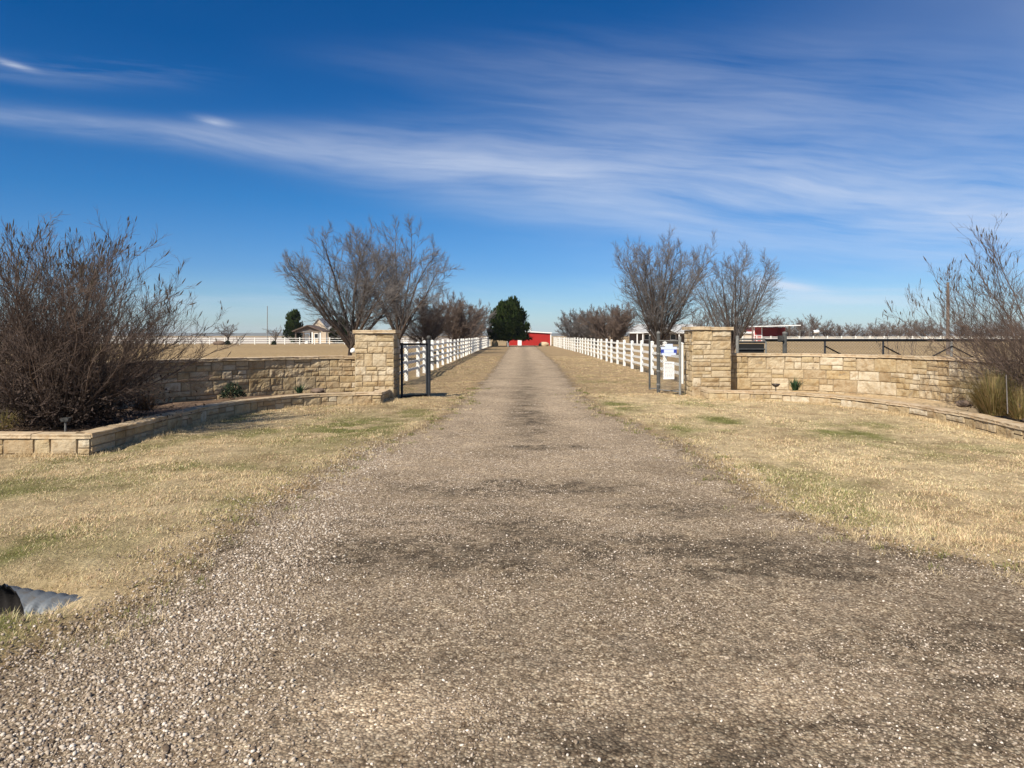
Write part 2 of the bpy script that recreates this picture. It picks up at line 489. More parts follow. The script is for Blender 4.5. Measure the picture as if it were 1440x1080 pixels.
# ------------------------------------------------------------------ the ground
LEFT_E = [(0.5, -3.2), (2.5, -2.55), (3.3, -2.42), (4.2, -2.22), (5.2, -2.23), (6.6, -2.24), (9.0, -2.1), (10.8, -1.84), (12, -1.6), (14, -1.42), (17.6, -1.32), (25, -1.2), (41, -1.15), (100, -1.3), (118, -1.4)]
RIGHT_E = [(0.5, 9.0), (3.0, 6.2), (4.0, 4.3), (4.5, 3.6), (4.9, 3.2), (5.46, 2.68), (6.5, 2.22), (8.4, 2.28), (10.7, 2.22), (12.7, 2.0), (14.8, 1.66), (18.8, 1.64), (25, 1.74), (41, 2.05), (100, 2.35), (118, 2.4)]
LE = np.array(LEFT_E); RE = np.array(RIGHT_E)


def edge_l(y): return np.interp(y, LE[:, 0], LE[:, 1])
def edge_r(y): return np.interp(y, RE[:, 0], RE[:, 1])


CUL = (-3.27, 4.46)      # mouth of the culvert


def ground_z(x, y):
    x = np.asarray(x, float); y = np.asarray(y, float)
    near = np.exp(-(np.maximum(y - 25, 0) / 40.0) ** 2)
    z = (fbm(x * 0.35, y * 0.35, 3, 5) - 0.5) * 0.10 * near
    inside = np.minimum(x - edge_l(y), edge_r(y) - x)
    z = z * (1 - 0.8 * smooth(inside, -0.6, 0.3))
    z = z + (vnoise(x * 5, y * 5, 9) - 0.5) * 0.02 * near
    # scoop before the culvert's mouth, and a shallow ditch running on to the left
    q = ((x - (CUL[0] - 0.05)) / 0.42) ** 2 + ((y - CUL[1] + 0.02) / 0.34) ** 2
    z = z - 0.28 * np.exp(-q ** 2)
    z = z - 0.05 * np.exp(-((x - CUL[0] - 0.35) / 0.35) ** 2 - ((y - CUL[1] + 0.20) / 0.16) ** 2)
    z = z - 0.20 * smooth(-x, 3.6, 4.6) * np.exp(-((y - CUL[1]) / 0.7) ** 2)
    z = z - 0.03 * np.exp(-((y - CUL[1] + 0.0) / 0.10) ** 2) * smooth(-x, 1.9, 2.6) * smooth(x, -3.3, -2.9)
    return z


GREEN = [(-2.9, 12.3, 0.9, 2.2, 0.9), (-3.3, 8.6, 0.9, 0.5, 0.5), (-3.4, 5.4, 0.9, 0.5, 0.3), (-3.1, 3.9, 0.5, 0.3, 0.6), (-2.6, 6.9, 0.35, 0.5, 0.6), (-4.6, 7.6, 0.8, 0.6, 0.4),
         (3.8, 13.3, 0.35, 0.8, 1.0), (2.2, 16.0, 0.5, 1.2, 0.8), (5.2, 11.6, 0.7, 0.8, 0.6), (5.4, 9.3, 0.6, 0.35, 0.5), (6.1, 12.8, 0.8, 0.7, 0.45), (2.7, 12.4, 0.3, 0.8, 0.6)]


def lawn_mix(x, y):
    """0..1 weights of green and brown in the dry lawn"""
    gr = (0.52 + 0.14 * (x < 0)) * smooth(fbm(x * 0.9, y * 0.6, 4, 21), 0.56, 0.74)
    for (a, b, sa, sb, s) in GREEN:
        gr = gr + s * 1.3 * np.exp(-((x - a) / sa) ** 2 - ((y - b) / sb) ** 2) * smooth(fbm(x * 2.2, y * 2.2, 3, 33), 0.25, 0.55)
    br = (0.6 - 0.2 * smooth(x, 1.5, 4)) * smooth(fbm(x * 0.7 + 9, y * 0.45, 4, 41), 0.5, 0.72)
    br = np.maximum(br, 0.75 * smooth(y, 18, 20.5))
    inside = np.minimum(x - edge_l(y), edge_r(y) - x)
    br = np.maximum(br, 0.8 * smooth(inside, -0.45, 0.0))
    gr = gr * smooth(-inside, 0.05, 0.5) * (1 - smooth(y, 22, 30) * 0.8)
    return np.clip(gr, 0, 1), np.clip(br, 0, 1)


STRAW = np.array((0.71, 0.565, 0.345)); GRN = np.array((0.27, 0.27, 0.095)); BRN = np.array((0.43, 0.305, 0.175))


def lawn_color(x, y):
    g_, b_ = lawn_mix(x, y)
    c_ = STRAW * (1 - b_[..., None]) + BRN * b_[..., None]
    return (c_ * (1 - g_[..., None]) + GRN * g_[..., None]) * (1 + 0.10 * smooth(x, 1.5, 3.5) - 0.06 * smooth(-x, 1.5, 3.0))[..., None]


def axis(lo, hi, fine, step, growth):
    out = [0.0]
    s = step
    while out[-1] < hi:
        if out[-1] > fine: s *= growth
        out.append(out[-1] + s)
    pos = np.array(out)
    out = [0.0]; s = step
    while out[-1] < -lo:
        if out[-1] > fine: s *= growth
        out.append(out[-1] + s)
    return np.concatenate((-np.array(out[:0:-1]), pos))


gx = axis(-5200, 5200, 10.0, 0.10, 1.09)
gy = axis(-20, 5200, 19.0, 0.10, 1.07)
GXX, GYY = np.meshgrid(gx, gy)
GZ = ground_z(GXX, GYY)
mb = MB().grid(np.stack((GXX, GYY, GZ), -1))
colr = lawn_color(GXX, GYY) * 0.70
pasture = np.array((0.40, 0.295, 0.165))
farw = smooth(GYY, 24, 32) * np.clip(smooth(np.abs(GXX - 0.6), 4.9, 5.6) + smooth(GYY, 118, 124), 0, 1)
farw = np.maximum(farw, smooth(np.abs(GXX - 0.6), 9.5, 11.5))[..., None]
colr = colr * (1 - farw) + pasture * farw * (0.8 + 0.4 * fbm(GXX * 0.08, GYY * 0.05, 4, 3))[..., None]
pale = (smooth(GYY, 136, 150) * smooth(-GXX, 12, 22) * (1 - smooth(GYY, 500, 900)))[..., None]
colr = colr * (1 - pale) + np.array((0.50, 0.45, 0.40)) * pale
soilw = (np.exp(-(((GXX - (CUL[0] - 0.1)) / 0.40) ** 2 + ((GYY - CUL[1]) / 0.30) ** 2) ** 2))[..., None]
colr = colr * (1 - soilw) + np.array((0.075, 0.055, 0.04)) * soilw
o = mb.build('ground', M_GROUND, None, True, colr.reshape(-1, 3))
kind(o, 'structure', 'wide flat ground of dry winter pasture', 'ground')

# driveway: a sheet just above the ground, ragged at both edges
dyv = np.concatenate((np.arange(0.6, 12, 0.05), np.geomspace(12, 117, 240)))
ns = 90
S = np.linspace(0, 1, ns)[None, :]
el = edge_l(dyv)[:, None] - 0.6; er = edge_r(dyv)[:, None] + 0.6
DX = el + (er - el) * S
DY = np.broadcast_to(dyv[:, None], DX.shape)
DZ = ground_z(DX, DY) + 0.010
inside = np.minimum(DX - el, er - DX)
edgeA = np.clip(inside / 1.2, 0, 1)


def stain(x, y):
    n = fbm(x * 1.1, y * 1.6, 4, 71)
    n2 = fbm(x * 3.5, y * 5.0, 4, 72)
    t_ = np.full_like(x, 0.60) + 0.10 * (n - 0.5)
    def blot(cx, cy, sx, sy, amt):
        q = ((x - cx) / sx) ** 2 + ((y - cy) / sy) ** 2
        return amt * np.exp(-q * q * 0.7) * (0.35 + 1.3 * smooth(n2, 0.32, 0.62))
    t_ = t_ - blot(0.45, 10.1, 0.65, 0.22, 0.34) - blot(-0.25, 7.45, 1.1, 0.45, 0.32) - blot(0.7, 7.5, 0.6, 0.28, 0.26)
    t_ = t_ - blot(0.3, 5.2, 2.7, 0.5, 0.33) - blot(2.3, 5.0, 1.3, 0.4, 0.26) - blot(-0.6, 6.2, 1.3, 0.5, 0.22) - blot(1.3, 6.5, 0.6, 0.35, 0.22)
    t_ = t_ - blot(0.15, 13.5, 0.45, 2.6, 0.26) - blot(0.2, 19.0, 0.4, 3.0, 0.20)
    t_ = t_ - blot(2.6, 3.4, 1.3, 0.5, 0.18) - blot(0.9, 2.75, 1.6, 0.25, 0.16)
    t_ = t_ + blot(-0.5, 3.05, 0.5, 0.22, 0.32) + blot(0.95, 3.2, 0.8, 0.22, 0.2) + blot(-0.62, 2.78, 0.4, 0.12, 0.25) + blot(-0.7, 3.7, 0.35, 0.12, 0.2) + blot(0.55, 6.4, 0.6, 0.2, 0.14) + blot(-0.9, 8.7, 0.7, 0.6, 0.08)
    cx_ = (edge_l(y) + edge_r(y)) / 2
    wheel = np.exp(-((np.abs(x - cx_) - 0.82) / 0.36) ** 2) - 0.9 * np.exp(-((x - cx_) / 0.34) ** 2) * (0.4 + 1.2 * smooth(n2, 0.35, 0.6))
    t_ = t_ + (0.15 * wheel + 0.10) * smooth(y, 7, 15) + 0.14 * smooth(y, 25, 60)
    t_ = t_ - 0.20 * (1 - smooth(y, 3, 8.5))
    return np.clip(t_, 0.05, 1)


DT = stain(DX, DY)
mb = MB().grid(np.stack((DX, DY, DZ), -1))
o = mb.build('driveway', M_GRAVEL, None, True, np.stack((DT, edgeA, np.zeros_like(DT)), -1).reshape(-1, 3))
kind(o, 'structure', 'straight gravel driveway running to the red barn', 'driveway')

# hills on the horizon
hx = np.linspace(-5000, 5000, 260)
hh = 13 + 15 * fbm(hx * 0.0016, hx * 0 + 2.2, 4, 8) * (0.65 + 0.35 * np.cos(hx / 2300.0))
prof = np.array((0.0, 0.25, 0.7, 1.0, 0.8, 0.0)); pyy = np.array((4300, 4420, 4560, 4700, 4850, 5100.0))
HV = np.stack((np.broadcast_to(hx[:, None], (260, 6)), np.broadcast_to(pyy, (260, 6)), hh[:, None] * prof - 0.5), -1)
o = MB().grid(HV).build('hills', M_HILL, None, True)
kind(o, 'structure', 'low blue hills along the horizon', 'hills')

# ------------------------------------------------------------------ masonry
def resample(pts, step=0.05, curve=True):
    pts = np.array(pts, float)
    if curve and len(pts) > 2:
        P = np.vstack((2 * pts[0] - pts[1], pts, 2 * pts[-1] - pts[-2]))
        out = []
        for i in range(1, len(P) - 2):
            tt = np.linspace(0, 1, 24, endpoint=False)[:, None]
            p0, p1, p2, p3 = P[i - 1], P[i], P[i + 1], P[i + 2]
            out.append(0.5 * ((2 * p1) + (-p0 + p2) * tt + (2 * p0 - 5 * p1 + 4 * p2 - p3) * tt ** 2 + (-p0 + 3 * p1 - 3 * p2 + p3) * tt ** 3))
        pts = np.vstack(out + [pts[-1:]])
    d = np.concatenate(([0], np.cumsum(np.linalg.norm(np.diff(pts, axis=0), axis=1))))
    n = max(2, int(d[-1] / step) + 1)
    s = np.linspace(0, d[-1], n)
    return np.stack((np.interp(s, d, pts[:, 0]), np.interp(s, d, pts[:, 1])), 1)


class Path:
    """a plan line; d > 0 lies to the right of its heading (the outer face)"""
    def __init__(self, P):
        self.P = P
        self.s = np.concatenate(([0], np.cumsum(np.linalg.norm(np.diff(P, axis=0), axis=1))))
        T = np.gradient(P, axis=0)
        T /= np.linalg.norm(T, axis=1, keepdims=True)
        self.N = np.stack((T[:, 1], -T[:, 0]), 1)
        self.L = self.s[-1]

    def at(self, s, d, z):
        s, d, z = np.broadcast_arrays(np.asarray(s, float), np.asarray(d, float), np.asarray(z, float))
        nx = np.interp(s, self.s, self.N[:, 0]); ny = np.interp(s, self.s, self.N[:, 1])
        ln = np.sqrt(nx * nx + ny * ny) + 1e-9
        return np.stack((np.interp(s, self.s, self.P[:, 0]) + nx / ln * d, np.interp(s, self.s, self.P[:, 1]) + ny / ln * d, z), -1)


def layout(L, z0, z1, rng, course=(0.20, 0.36), breaks=()):
    """random ashlar: courses, each cut into full stones and stacks of thinner ones"""
    blocks = []
    z = z0
    while z < z1 - 0.02:
        h = rng.uniform(*course)
        if z1 - (z + h) < course[0] * 0.7: h = z1 - z
        cuts = sorted([0.0] + [b for b in breaks] + [L])
        for a, b in zip(cuts[:-1], cuts[1:]):
            s = a
            while s < b - 0.01:
                r = rng.random()
                wd = rng.uniform(0.20, 0.62)
                if b - (s + wd) < 0.16: wd = b - s
                e = s + wd
                if r < 0.38 or h < 0.15:
                    blocks.append((s, e, z, z + h))
                else:
                    parts = [rng.uniform(0.35, 0.65)] if r < 0.85 or h < 0.26 else [rng.uniform(0.25, 0.36), rng.uniform(0.58, 0.75)]
                    zs = [0.0] + parts + [1.0]
                    for q0, q1 in zip(zs[:-1], zs[1:]):
                        if rng.random() < 0.45 and wd > 0.34:
                            mdl = s + wd * rng.uniform(0.35, 0.65)
                            blocks.append((s, mdl, z + h * q0, z + h * q1)); blocks.append((mdl, e, z + h * q0, z + h * q1))
                        else:
                            blocks.append((s, e, z + h * q0, z + h * q1))
                s = e
        z += h
    return blocks


def ashlar(mb, path, z0, z1, rng, res=0.032, amp=0.029, proud=0.022, breaks=(), course=(0.20, 0.36)):
    for (a, b, c_, d_) in layout(path.L, z0, z1, rng, course, breaks):
        j = 0.004
        a += j; b -= j; c_ += j; d_ -= j
        nx = max(2, int((b - a) / res)); nz = max(2, int((d_ - c_) / res))
        e = 0.010
        ss = np.concatenate(([a], np.linspace(a + e, b - e, nx), [b]))
        zz = np.concatenate(([c_], np.linspace(c_ + e, d_ - e, nz), [d_]))
        SS, ZZ = np.meshgrid(ss, zz)
        o1, o2 = rng.uniform(0, 500, 2)
        rough = fbm(SS * 9 + o1, ZZ * 9 + o2, 4, 3) - 0.5
        chip = np.floor(fbm(SS * 5 + o2, ZZ * 7 + o1, 2, 6) * 4) / 4 - 0.5
        k = rng.uniform(0.4, 1.2)
        D = proud * rng.uniform(0.5, 1.3) + amp * k * (1.5 * rough + 0.7 * chip)
        u_ = (SS - a) / (b - a); w_ = (ZZ - c_) / (d_ - c_)
        D = D + rng.normal(0, 0.005) * (u_ - 0.5) + rng.normal(0, 0.006) * (w_ - 0.5)
        belly = np.clip(np.minimum(np.minimum(SS - a, b - SS), np.minimum(ZZ - c_, d_ - ZZ)) / 0.045, 0, 1)
        D = D * (0.45 + 0.55 * np.sqrt(belly))
        D[0, :] = D[-1, :] = -0.012; D[:, 0] = D[:, -1] = -0.012
        jit = (vnoise(SS * 14 + o1, ZZ * 14, 5) - 0.5) * 0.008
        mb.grid(path.at(SS + jit * ((u_ > 0) & (u_ < 1)), D, ZZ + jit * ((w_ > 0) & (w_ < 1))))


def coping(mb, path, z, thick, d0, d1, rng, seg=(0.5, 0.95), breaks=()):
    cuts = sorted([0.0] + list(breaks) + [path.L])
    for A, B in zip(cuts[:-1], cuts[1:]):
        s = A
        while s < B - 0.01:
            e = s + rng.uniform(*seg)
            if B - e < 0.3: e = B
            a, b = s + 0.003, e - 0.003
            n = max(3, int((b - a) / 0.05))
            sv = np.linspace(a, b, n)
            sec = [(d0, 0.0), (d0, thick * 0.85), (d0 + 0.012, thick), (d0 * 0.5 + d1 * 0.5, thick), (d1 - 0.012, thick), (d1, thick * 0.85), (d1 - 0.006, thick * 0.4), (d1, 0.0), (d0, 0.0)]
            dz_ = rng.normal(0, 0.004); de = rng.normal(0, 0.005)
            V = np.zeros((n, len(sec), 3))
            for q, (dd, zz) in enumerate(sec):
                o_ = rng.uniform(0, 99)
                rgh = (fbm(sv * 11 + o_, sv * 0 + q * 3.1, 3, 4) - 0.5)
                outer = 1.0 if 4 <= q <= 7 else (0.6 if q < 3 or q == 8 else 0.15)
                if q == 8: V[:, 8] = V[:, 0]; continue
                V[:, q] = path.at(sv, dd + de + rgh * (0.014 if q == 7 else 0.026) * outer, z + zz + dz_ + rgh * (0.010 if zz > 0 else 0.004))
            mb.grid(V)
            m_ = len(sec) - 1
            base = mb.n - n * len(sec)
            mb.f.append((np.array([[base + i for i in range(m_)]]), 0))
            mb.f.append((np.array([[base + (n - 1) * len(sec) + i for i in range(m_)]]), 0))
            s = e


def core(mb, path, z0, z1, d0, d1, mat):
    n = len(path.s)
    sec = [(d1, z0), (d1, z1), (d0, z1), (d0, z0)]
    V = np.stack([path.at(path.s, dd, zz) for dd, zz in sec + sec[:1]], 1)
    mb.grid(V, mat=mat)
    base = mb.n - n * 5
    mb.f.append((np.array([[base + i for i in range(4)]]), mat))
    mb.f.append((np.array([[base + (n - 1) * 5 + i for i in range(4)]]), mat))


def stone_wall(name, label, cat, P, z0, top, thick, cap_t, over, seed, breaks=(), course=(0.2, 0.36), seg=(0.5, 0.95), group=None):
    rng = np.random.default_rng(seed)
    path = Path(P)
    mid = P[len(P) // 2]
    t_ = thing(name, label, cat, (mid[0], mid[1], 0), group)
    mb = MB()
    ashlar(mb, path, z0, top - cap_t, rng, breaks=breaks, course=course)
    core(mb, path, z0, top - cap_t, -thick, -0.004, 1)
    mb.build('stonework', [M_STONE, M_MORTAR], t_)
    cp = MB()
    coping(cp, path, top - cap_t + 0.002, cap_t, -thick - 0.03, over + 0.02, rng, seg, breaks)
    cp.build('coping', M_COPING, t_)
    return t_, path


LW = resample([(-10.2, 10.9), (-9.3, 11.3), (-8.6, 12.1), (-8.15, 13.2), (-7.85, 14.2), (-7.4, 15.2), (-6.7, 16.1), (-5.9, 17.0), (-5.0, 17.75), (-4.05, 18.1)])
RW = resample([(5.52, 19.1), (7.2, 18.9), (8.4, 18.1), (9.2, 16.7), (9.6, 15), (9.8, 13), (10.1, 10.8)])
stone_wall('stone_wall', 'tall curved limestone wall left of the drive, mostly in shade, behind the big bare shrub', 'wall', LW, -0.2, 1.09, 0.34, 0.07, 0.03, 3)
stone_wall('stone_wall', 'tall curved limestone wall right of the drive, sunlit, with chain link gate behind', 'wall', RW, -0.2, 1.12, 0.34, 0.07, 0.03, 4)


def corner(a, b, c, r=0.04):
    """three points: a -> corner b -> c, slightly rounded"""
    a, b, c = (np.array(q, float) for q in (a, b, c))
    u1 = (a - b) / np.linalg.norm(a - b); u2 = (c - b) / np.linalg.norm(c - b)
    tt = np.linspace(0, 1, 5)[:, None]
    p0, p2 = b + u1 * r, b + u2 * r
    return (1 - tt) ** 2 * p0 + 2 * tt * (1 - tt) * b + tt ** 2 * p2


arcL = resample([(-5.78, 9.57), (-5.80, 11.0), (-5.80, 12.4), (-5.75, 13.6), (-5.45, 14.9), (-4.75, 15.95), (-3.95, 16.4), (-3.2, 16.52)])
LP = np.vstack(([(-9.6, 9.57)], corner((-9.6, 9.57), (-5.78, 9.57), (-5.78, 10.5)), arcL[2:-2], corner((-4, 16.42), (-3.2, 16.52), (-3.2, 17.6)), [(-3.2, 17.57)]))
LPd = resample(LP, 0.02, False)
arcR = resample([(4.74, 17.9), (5.5, 17.62), (6.36, 17.15), (7.2, 16.1), (7.75, 14.6), (7.85, 13.0), (7.75, 11.6), (7.58, 10.4), (7.5, 9.5)])
RP = np.vstack(([(4.74, 18.57)], corner((4.74, 18.5), (4.74, 17.88), (5.5, 17.62), 0.14), arcR[4:-2], corner((7.52, 10), (7.5, 9.5), (9, 9.5)), [(10.6, 9.5)]))
RPd = resample(RP, 0.02, False)


def arc_of(P, q):
    d = np.concatenate(([0], np.cumsum(np.linalg.norm(np.diff(P, axis=0), axis=1))))
    return d[np.argmin(np.linalg.norm(P - np.array(q), axis=1))]


def planter(label, P, wallP, top, seed, breaks, seg, soil):
    t_, path = stone_wall('planter', label, 'planter', P, -0.3, top, 0.22, 0.06, 0.008, seed, breaks, (0.14, 0.27), seg)
    n = 60
    def even(Q):
        d = np.concatenate(([0], np.cumsum(np.linalg.norm(np.diff(Q, axis=0), axis=1))))
        s = np.linspace(0, d[-1], n)
        return np.stack((np.interp(s, d, Q[:, 0]), np.interp(s, d, Q[:, 1])), 1)
    inner = path.at(np.linspace(0, path.L, n), -0.2, 0)[:, :2]
    outer = even(wallP)
    tt = np.linspace(0, 1, 24)[None, :, None]
    G = inner[:, None] * (1 - tt) + outer[:, None] * tt
    z = top - 0.11 + (fbm(G[..., 0] * 2, G[..., 1] * 2, 3, 2) - 0.5) * 0.06
    MB().grid(np.concatenate((G, z[..., None]), -1)).build('soil', soil, t_, True)
    return t_


pl = planter('low stone planter with a sharp front corner, below the big bare shrub on the left', LPd, LW, 0.28, 11, (arc_of(LPd, (-5.78, 9.57)), arc_of(LPd, (-3.2, 16.52))), (0.5, 1.0), M_SOIL)
pr = planter('low curved stone planter with a rounded end, below the sunlit wall on the right', RPd, RW, 0.23, 12, (arc_of(RPd, (7.5, 9.5)),), (0.35, 0.8), M_TANSOIL)


def pillar(label, x0, x1, y0, y1, top, seed):
    rng = np.random.default_rng(seed)
    t_ = thing('stone_pillar', label, 'pillar', ((x0 + x1) / 2, (y0 + y1) / 2, 0))
    mb = MB()
    cs = [(x0, y0), (x1, y0), (x1, y1), (x0, y1)]
    i = 0.015
    for a, b in ((0, 1), (1, 2), (2, 3), (3, 0)):
        A = np.array(cs[a]); B = np.array(cs[b])
        path = Path(resample([A, B], 0.05, False))
        path.P = path.P - path.N * i
        br = (0.17, path.L - 0.16) if rng.random() < 2 else ()
        ashlar(mb, path, -0.2, top - 0.085, rng, 0.028, 0.036, 0.018, breaks=(), course=(0.17, 0.33))
    mb.box(x0 + 0.02, x1 - 0.02, y0 + 0.02, y1 - 0.02, -0.2, top - 0.086, mat=1)
    mb.build('stonework', [M_STONE, M_MORTAR], t_)
    cp = MB()
    p2 = Path(resample([(x0 - 0.05, y0 - 0.04), (x1 + 0.05, y0 - 0.04)], 0.05, False))
    coping(cp, p2, top - 0.08, 0.08, -(y1 - y0) - 0.08, 0.0, rng, (0.4, 0.62))
    cp.build('cap', M_COPING, t_)
    return t_


pillar('stone gate pillar left of the drive, next to the empty framed panel', -4.07, -3.10, 17.6, 18.5, 1.74, 21)
pillar('stone gate pillar right of the drive, next to the posted signs', 4.53, 5.55, 18.6, 19.55, 1.83, 22)

# ------------------------------------------------------------------ gates
def mesh_wire(mb, A, B, z0, z1, pitch=0.055, r=0.0032):
    """chain link between plan points A and B"""
    A = np.array(A, float); B = np.array(B, float)
    L = np.linalg.norm(B - A); H = z1 - z0
    n = int((L + H) / (pitch * 1.41))
    segs = []
    for i in range(1, n):
        q = i * pitch * 1.41
        a0, b0 = max(0, q - H), min(L, q)
        segs.append(((a0, q - a0), (b0, q - b0)))
        segs.append(((L - a0, q - a0), (L - b0, q - b0)))
    P = np.array([[(*(A + (B - A) * s / L), z0 + h) for s, h in sg] for sg in segs])
    mb.tubes(P, np.full(P.shape[:2], r), 3)


t_ = thing('gate_post', 'dark steel post with a ball cap at the left edge of the drive', 'gate post', (-2.35, 18.5, 0))
MB().tube([(-2.35, 18.5, -0.1), (-2.35, 18.5, 1.50)], 0.048, 14).build('post', M_IRON, t_, True)
th = np.linspace(0.05, math.pi - 0.05, 9)
MB().tube([(-2.35, 18.5, 1.545 - 0.06 * math.cos(q)) for q in th], 0.06 * np.sin(th), 14).build('ball_cap', M_GREYPAINT, t_, True)
lt = MB()
lt.box(-2.31, -2.17, 18.46, 18.50, 0.90, 0.95).box(-2.20, -2.15, 18.44, 18.52, 0.86, 0.99)
lt.build('latch', M_GREYPAINT, t_)

t_ = thing('side_gate', 'narrow dark steel framed wire panel between left stone pillar and ball-capped post', 'gate panel', (-2.66, 18.2, 0))
A, B = np.array((-2.97, 18.02)), np.array((-2.40, 18.45))
fr = MB()
for q, r_ in ((A, 0.032), (B, 0.02)):
    fr.tube([(*q, 0.02), (*q, 1.42)], r_, 8)
for z in (0.06, 1.38):
    fr.tube([(*A, z), (*B, z)], 0.026, 8)
fr.build('frame', M_IRON, t_, True)
wm = MB(); mesh_wire(wm, A, B, 0.08, 1.36); wm.build('wire_mesh', M_GALV, t_)

t_ = thing('side_gate', 'narrow galvanised wire panel with two signs beside the right stone pillar', 'gate panel', (4.08, 19.4, 0))
A, B = np.array((3.87, 19.75)), np.array((4.30, 19.0))
p_ = MB().tube([(*A, -0.1), (*A, 1.66)], 0.05, 12); p_.build('thick_post', M_GREYPAINT, t_, True)
p_ = MB().tube([(*A, 1.66), (*A, 1.70), (*A, 1.73)], [0.056, 0.05, 0.01], 12); p_.build('post_cap', M_GALV, t_, True)
p_ = MB().tube([(*B, -0.1), (*B, 1.58)], 0.034, 10); p_.build('thin_post', M_GALV, t_, True)
for z in (0.10, 1.30, 1.46):
    MB().tube([(*A, z), (*B, z)], 0.018, 8).build('rail', M_GALV, t_, True)
for z in (0.25, 0.62, 1.1):
    MB().tube([(*A, z - 0.02), (*A, z + 0.02)], 0.058, 12).build('clamp', M_GALV, t_, True)
wm = MB(); mesh_wire(wm, A, B, 0.12, 1.44); wm.build('wire_mesh', M_GALV, t_)

# signs wired on to the panel: flat plates facing the road
def plate(mb, cx, cy, z, w_, h, thick=0.006, mat=0):
    mb.box(cx - w_ / 2, cx + w_ / 2, cy - thick, cy, z - h / 2, z + h / 2, mat=mat)


SY = 18.95
t_ = thing('entrance_sign', 'blue and white printed sign wired above the white notice', 'sign', (X(940.5, SY), SY, 1.2))
sx, sz = X(940.5, SY), EYE - (492.5 - 472) * SY / F
pr_ = MB(); plate(pr_, sx, SY, sz - 0.005, 0.42, 0.17)
for (ox, oz, w_, h) in ((0, 0.125, 0.20, 0.085), (0, 0.055, 0.42, 0.065), (0, -0.025, 0.26, 0.085), (0, -0.098, 0.37, 0.05), (-0.02, -0.14, 0.15, 0.03)):
    plate(pr_, sx + ox, SY - 0.0075 - 0.001 * abs(oz), sz + oz, w_, h, 0.002, 1)
pr_.build('board', [M_BLUESIGN, M_PALEBLUE], t_)
t_ = thing('notice_sign', 'white notice sheet with small print below the blue sign', 'sign', (X(941, SY), SY, 0.7))
sx, sz = X(941, SY), EYE - (521 - 472) * SY / F
pr_ = MB(); plate(pr_, sx, SY, sz, 0.27, 0.46)
rng = np.random.default_rng(5)
for k in range(11):
    zz = sz + 0.19 - k * 0.036
    xx = sx - 0.11
    while xx < sx + 0.09:
        w_ = rng.uniform(0.02, 0.05)
        plate(pr_, xx + w_ / 2, SY - 0.0075, zz, w_, 0.012 if k else 0.02, 0.0015, 1)
        xx += w_ + 0.014
pr_.build('board', [M_WHITE, M_PRINT], t_)

t_ = thing('guide_post', 'thin galvanised guide post standing behind the signed panel, nearest the drive', 'post', (X(913.5, 21), 21.0, 0))
gxp = X(913.5, 21)
MB().tube([(gxp, 21, -0.1), (gxp, 21, 1.6)], 0.028, 10).build('post', M_GREYPAINT, t_, True)
MB().box(gxp - 0.02, gxp + 0.20, 20.97, 21.03, 0.02, 0.06).build('foot_rail', M_GALV, t_)

# sliding gate parked behind the right wall
GY = 20.4
t_ = thing('sliding_gate', 'long chain link sliding gate parked open behind the sunlit right wall', 'gate', (10.5, GY, 0))
gx0, gx1 = X(1076, GY), X(1520, GY)
fr = MB()
fr.tube([(gx0, GY, 1.47), (gx1, GY, 1.47)], 0.04, 8); fr.tube([(gx0, GY, 0.2), (gx1, GY, 0.2)], 0.04, 8)
fr.build('frame', M_IRON, t_, True)
for px_ in (1077, 1160, 1242, 1338, 1436):
    xx = X(px_, GY)
    MB().tube([(xx, GY, 0.2), (xx, GY, 1.47)], 0.028 if px_ != 1338 else 0.035, 8).build('upright', M_GALV if px_ in (1338, 1077) else M_IRON, t_, True)
for px_, sg in ((1160, 1), (1242, 1), (1338, 1), (1338, -1)):
    xx = X(px_, GY)
    MB().tube([(xx, GY - 0.03, 1.30), (xx + sg * 1.9, GY - 0.03, 0.3)], 0.022, 6).build('brace', M_IRON, t_, True)
wm = MB(); mesh_wire(wm, (gx0, GY), (gx1, GY), 0.22, 1.45, 0.06, 0.003); wm.build('wire_mesh', M_GALV, t_)

t_ = thing('roller_post', 'thick grey roller post rising from the sliding gate behind the right wall', 'post', (X(1103, 20.1), 20.1, 0))
xx = X(1103.5, 20.1)
MB().tube([(xx, 20.1, -0.1), (xx, 20.1, 1.66)], 0.06, 12).build('post', M_GREYPAINT, t_, True)
MB().tube([(xx, 20.1, 1.66), (xx, 20.1, 1.70), (xx, 20.1, 1.72)], [0.066, 0.06, 0.01], 12).build('post_cap', M_GALV, t_, True)
MB().box(xx - 0.17, xx - 0.055, 20.02, 20.18, 1.42, 1.60).tube([(xx - 0.11, 19.99, 1.5), (xx - 0.11, 20.21, 1.5)], 0.05, 12).build('roller_bracket', M_GREYPAINT, t_)

t_ = thing('gate_support', 'galvanised post and rails holding a black panel just behind the right pillar', 'gate support', (X(1055, 20.0), 20.0, 0))
xa, xb = X(1037, 19.9), X(1076, 19.9)
MB().tube([(xa, 19.9, -0.1), (xa, 19.9, 1.6)], 0.045, 10).build('post', M_GALV, t_, True)
for z, q in ((1.50, 0.022), (1.42, 0.03), (1.22, 0.02)):
    MB().tube([(xa, 19.9, z), (xb, 19.9, z)], q, 8).build('rail', M_GALV, t_, True)
MB().box(xa + 0.03, xb - 0.02, 19.92, 19.96, 1.12, 1.37).build('black_panel', M_BLACK, t_)

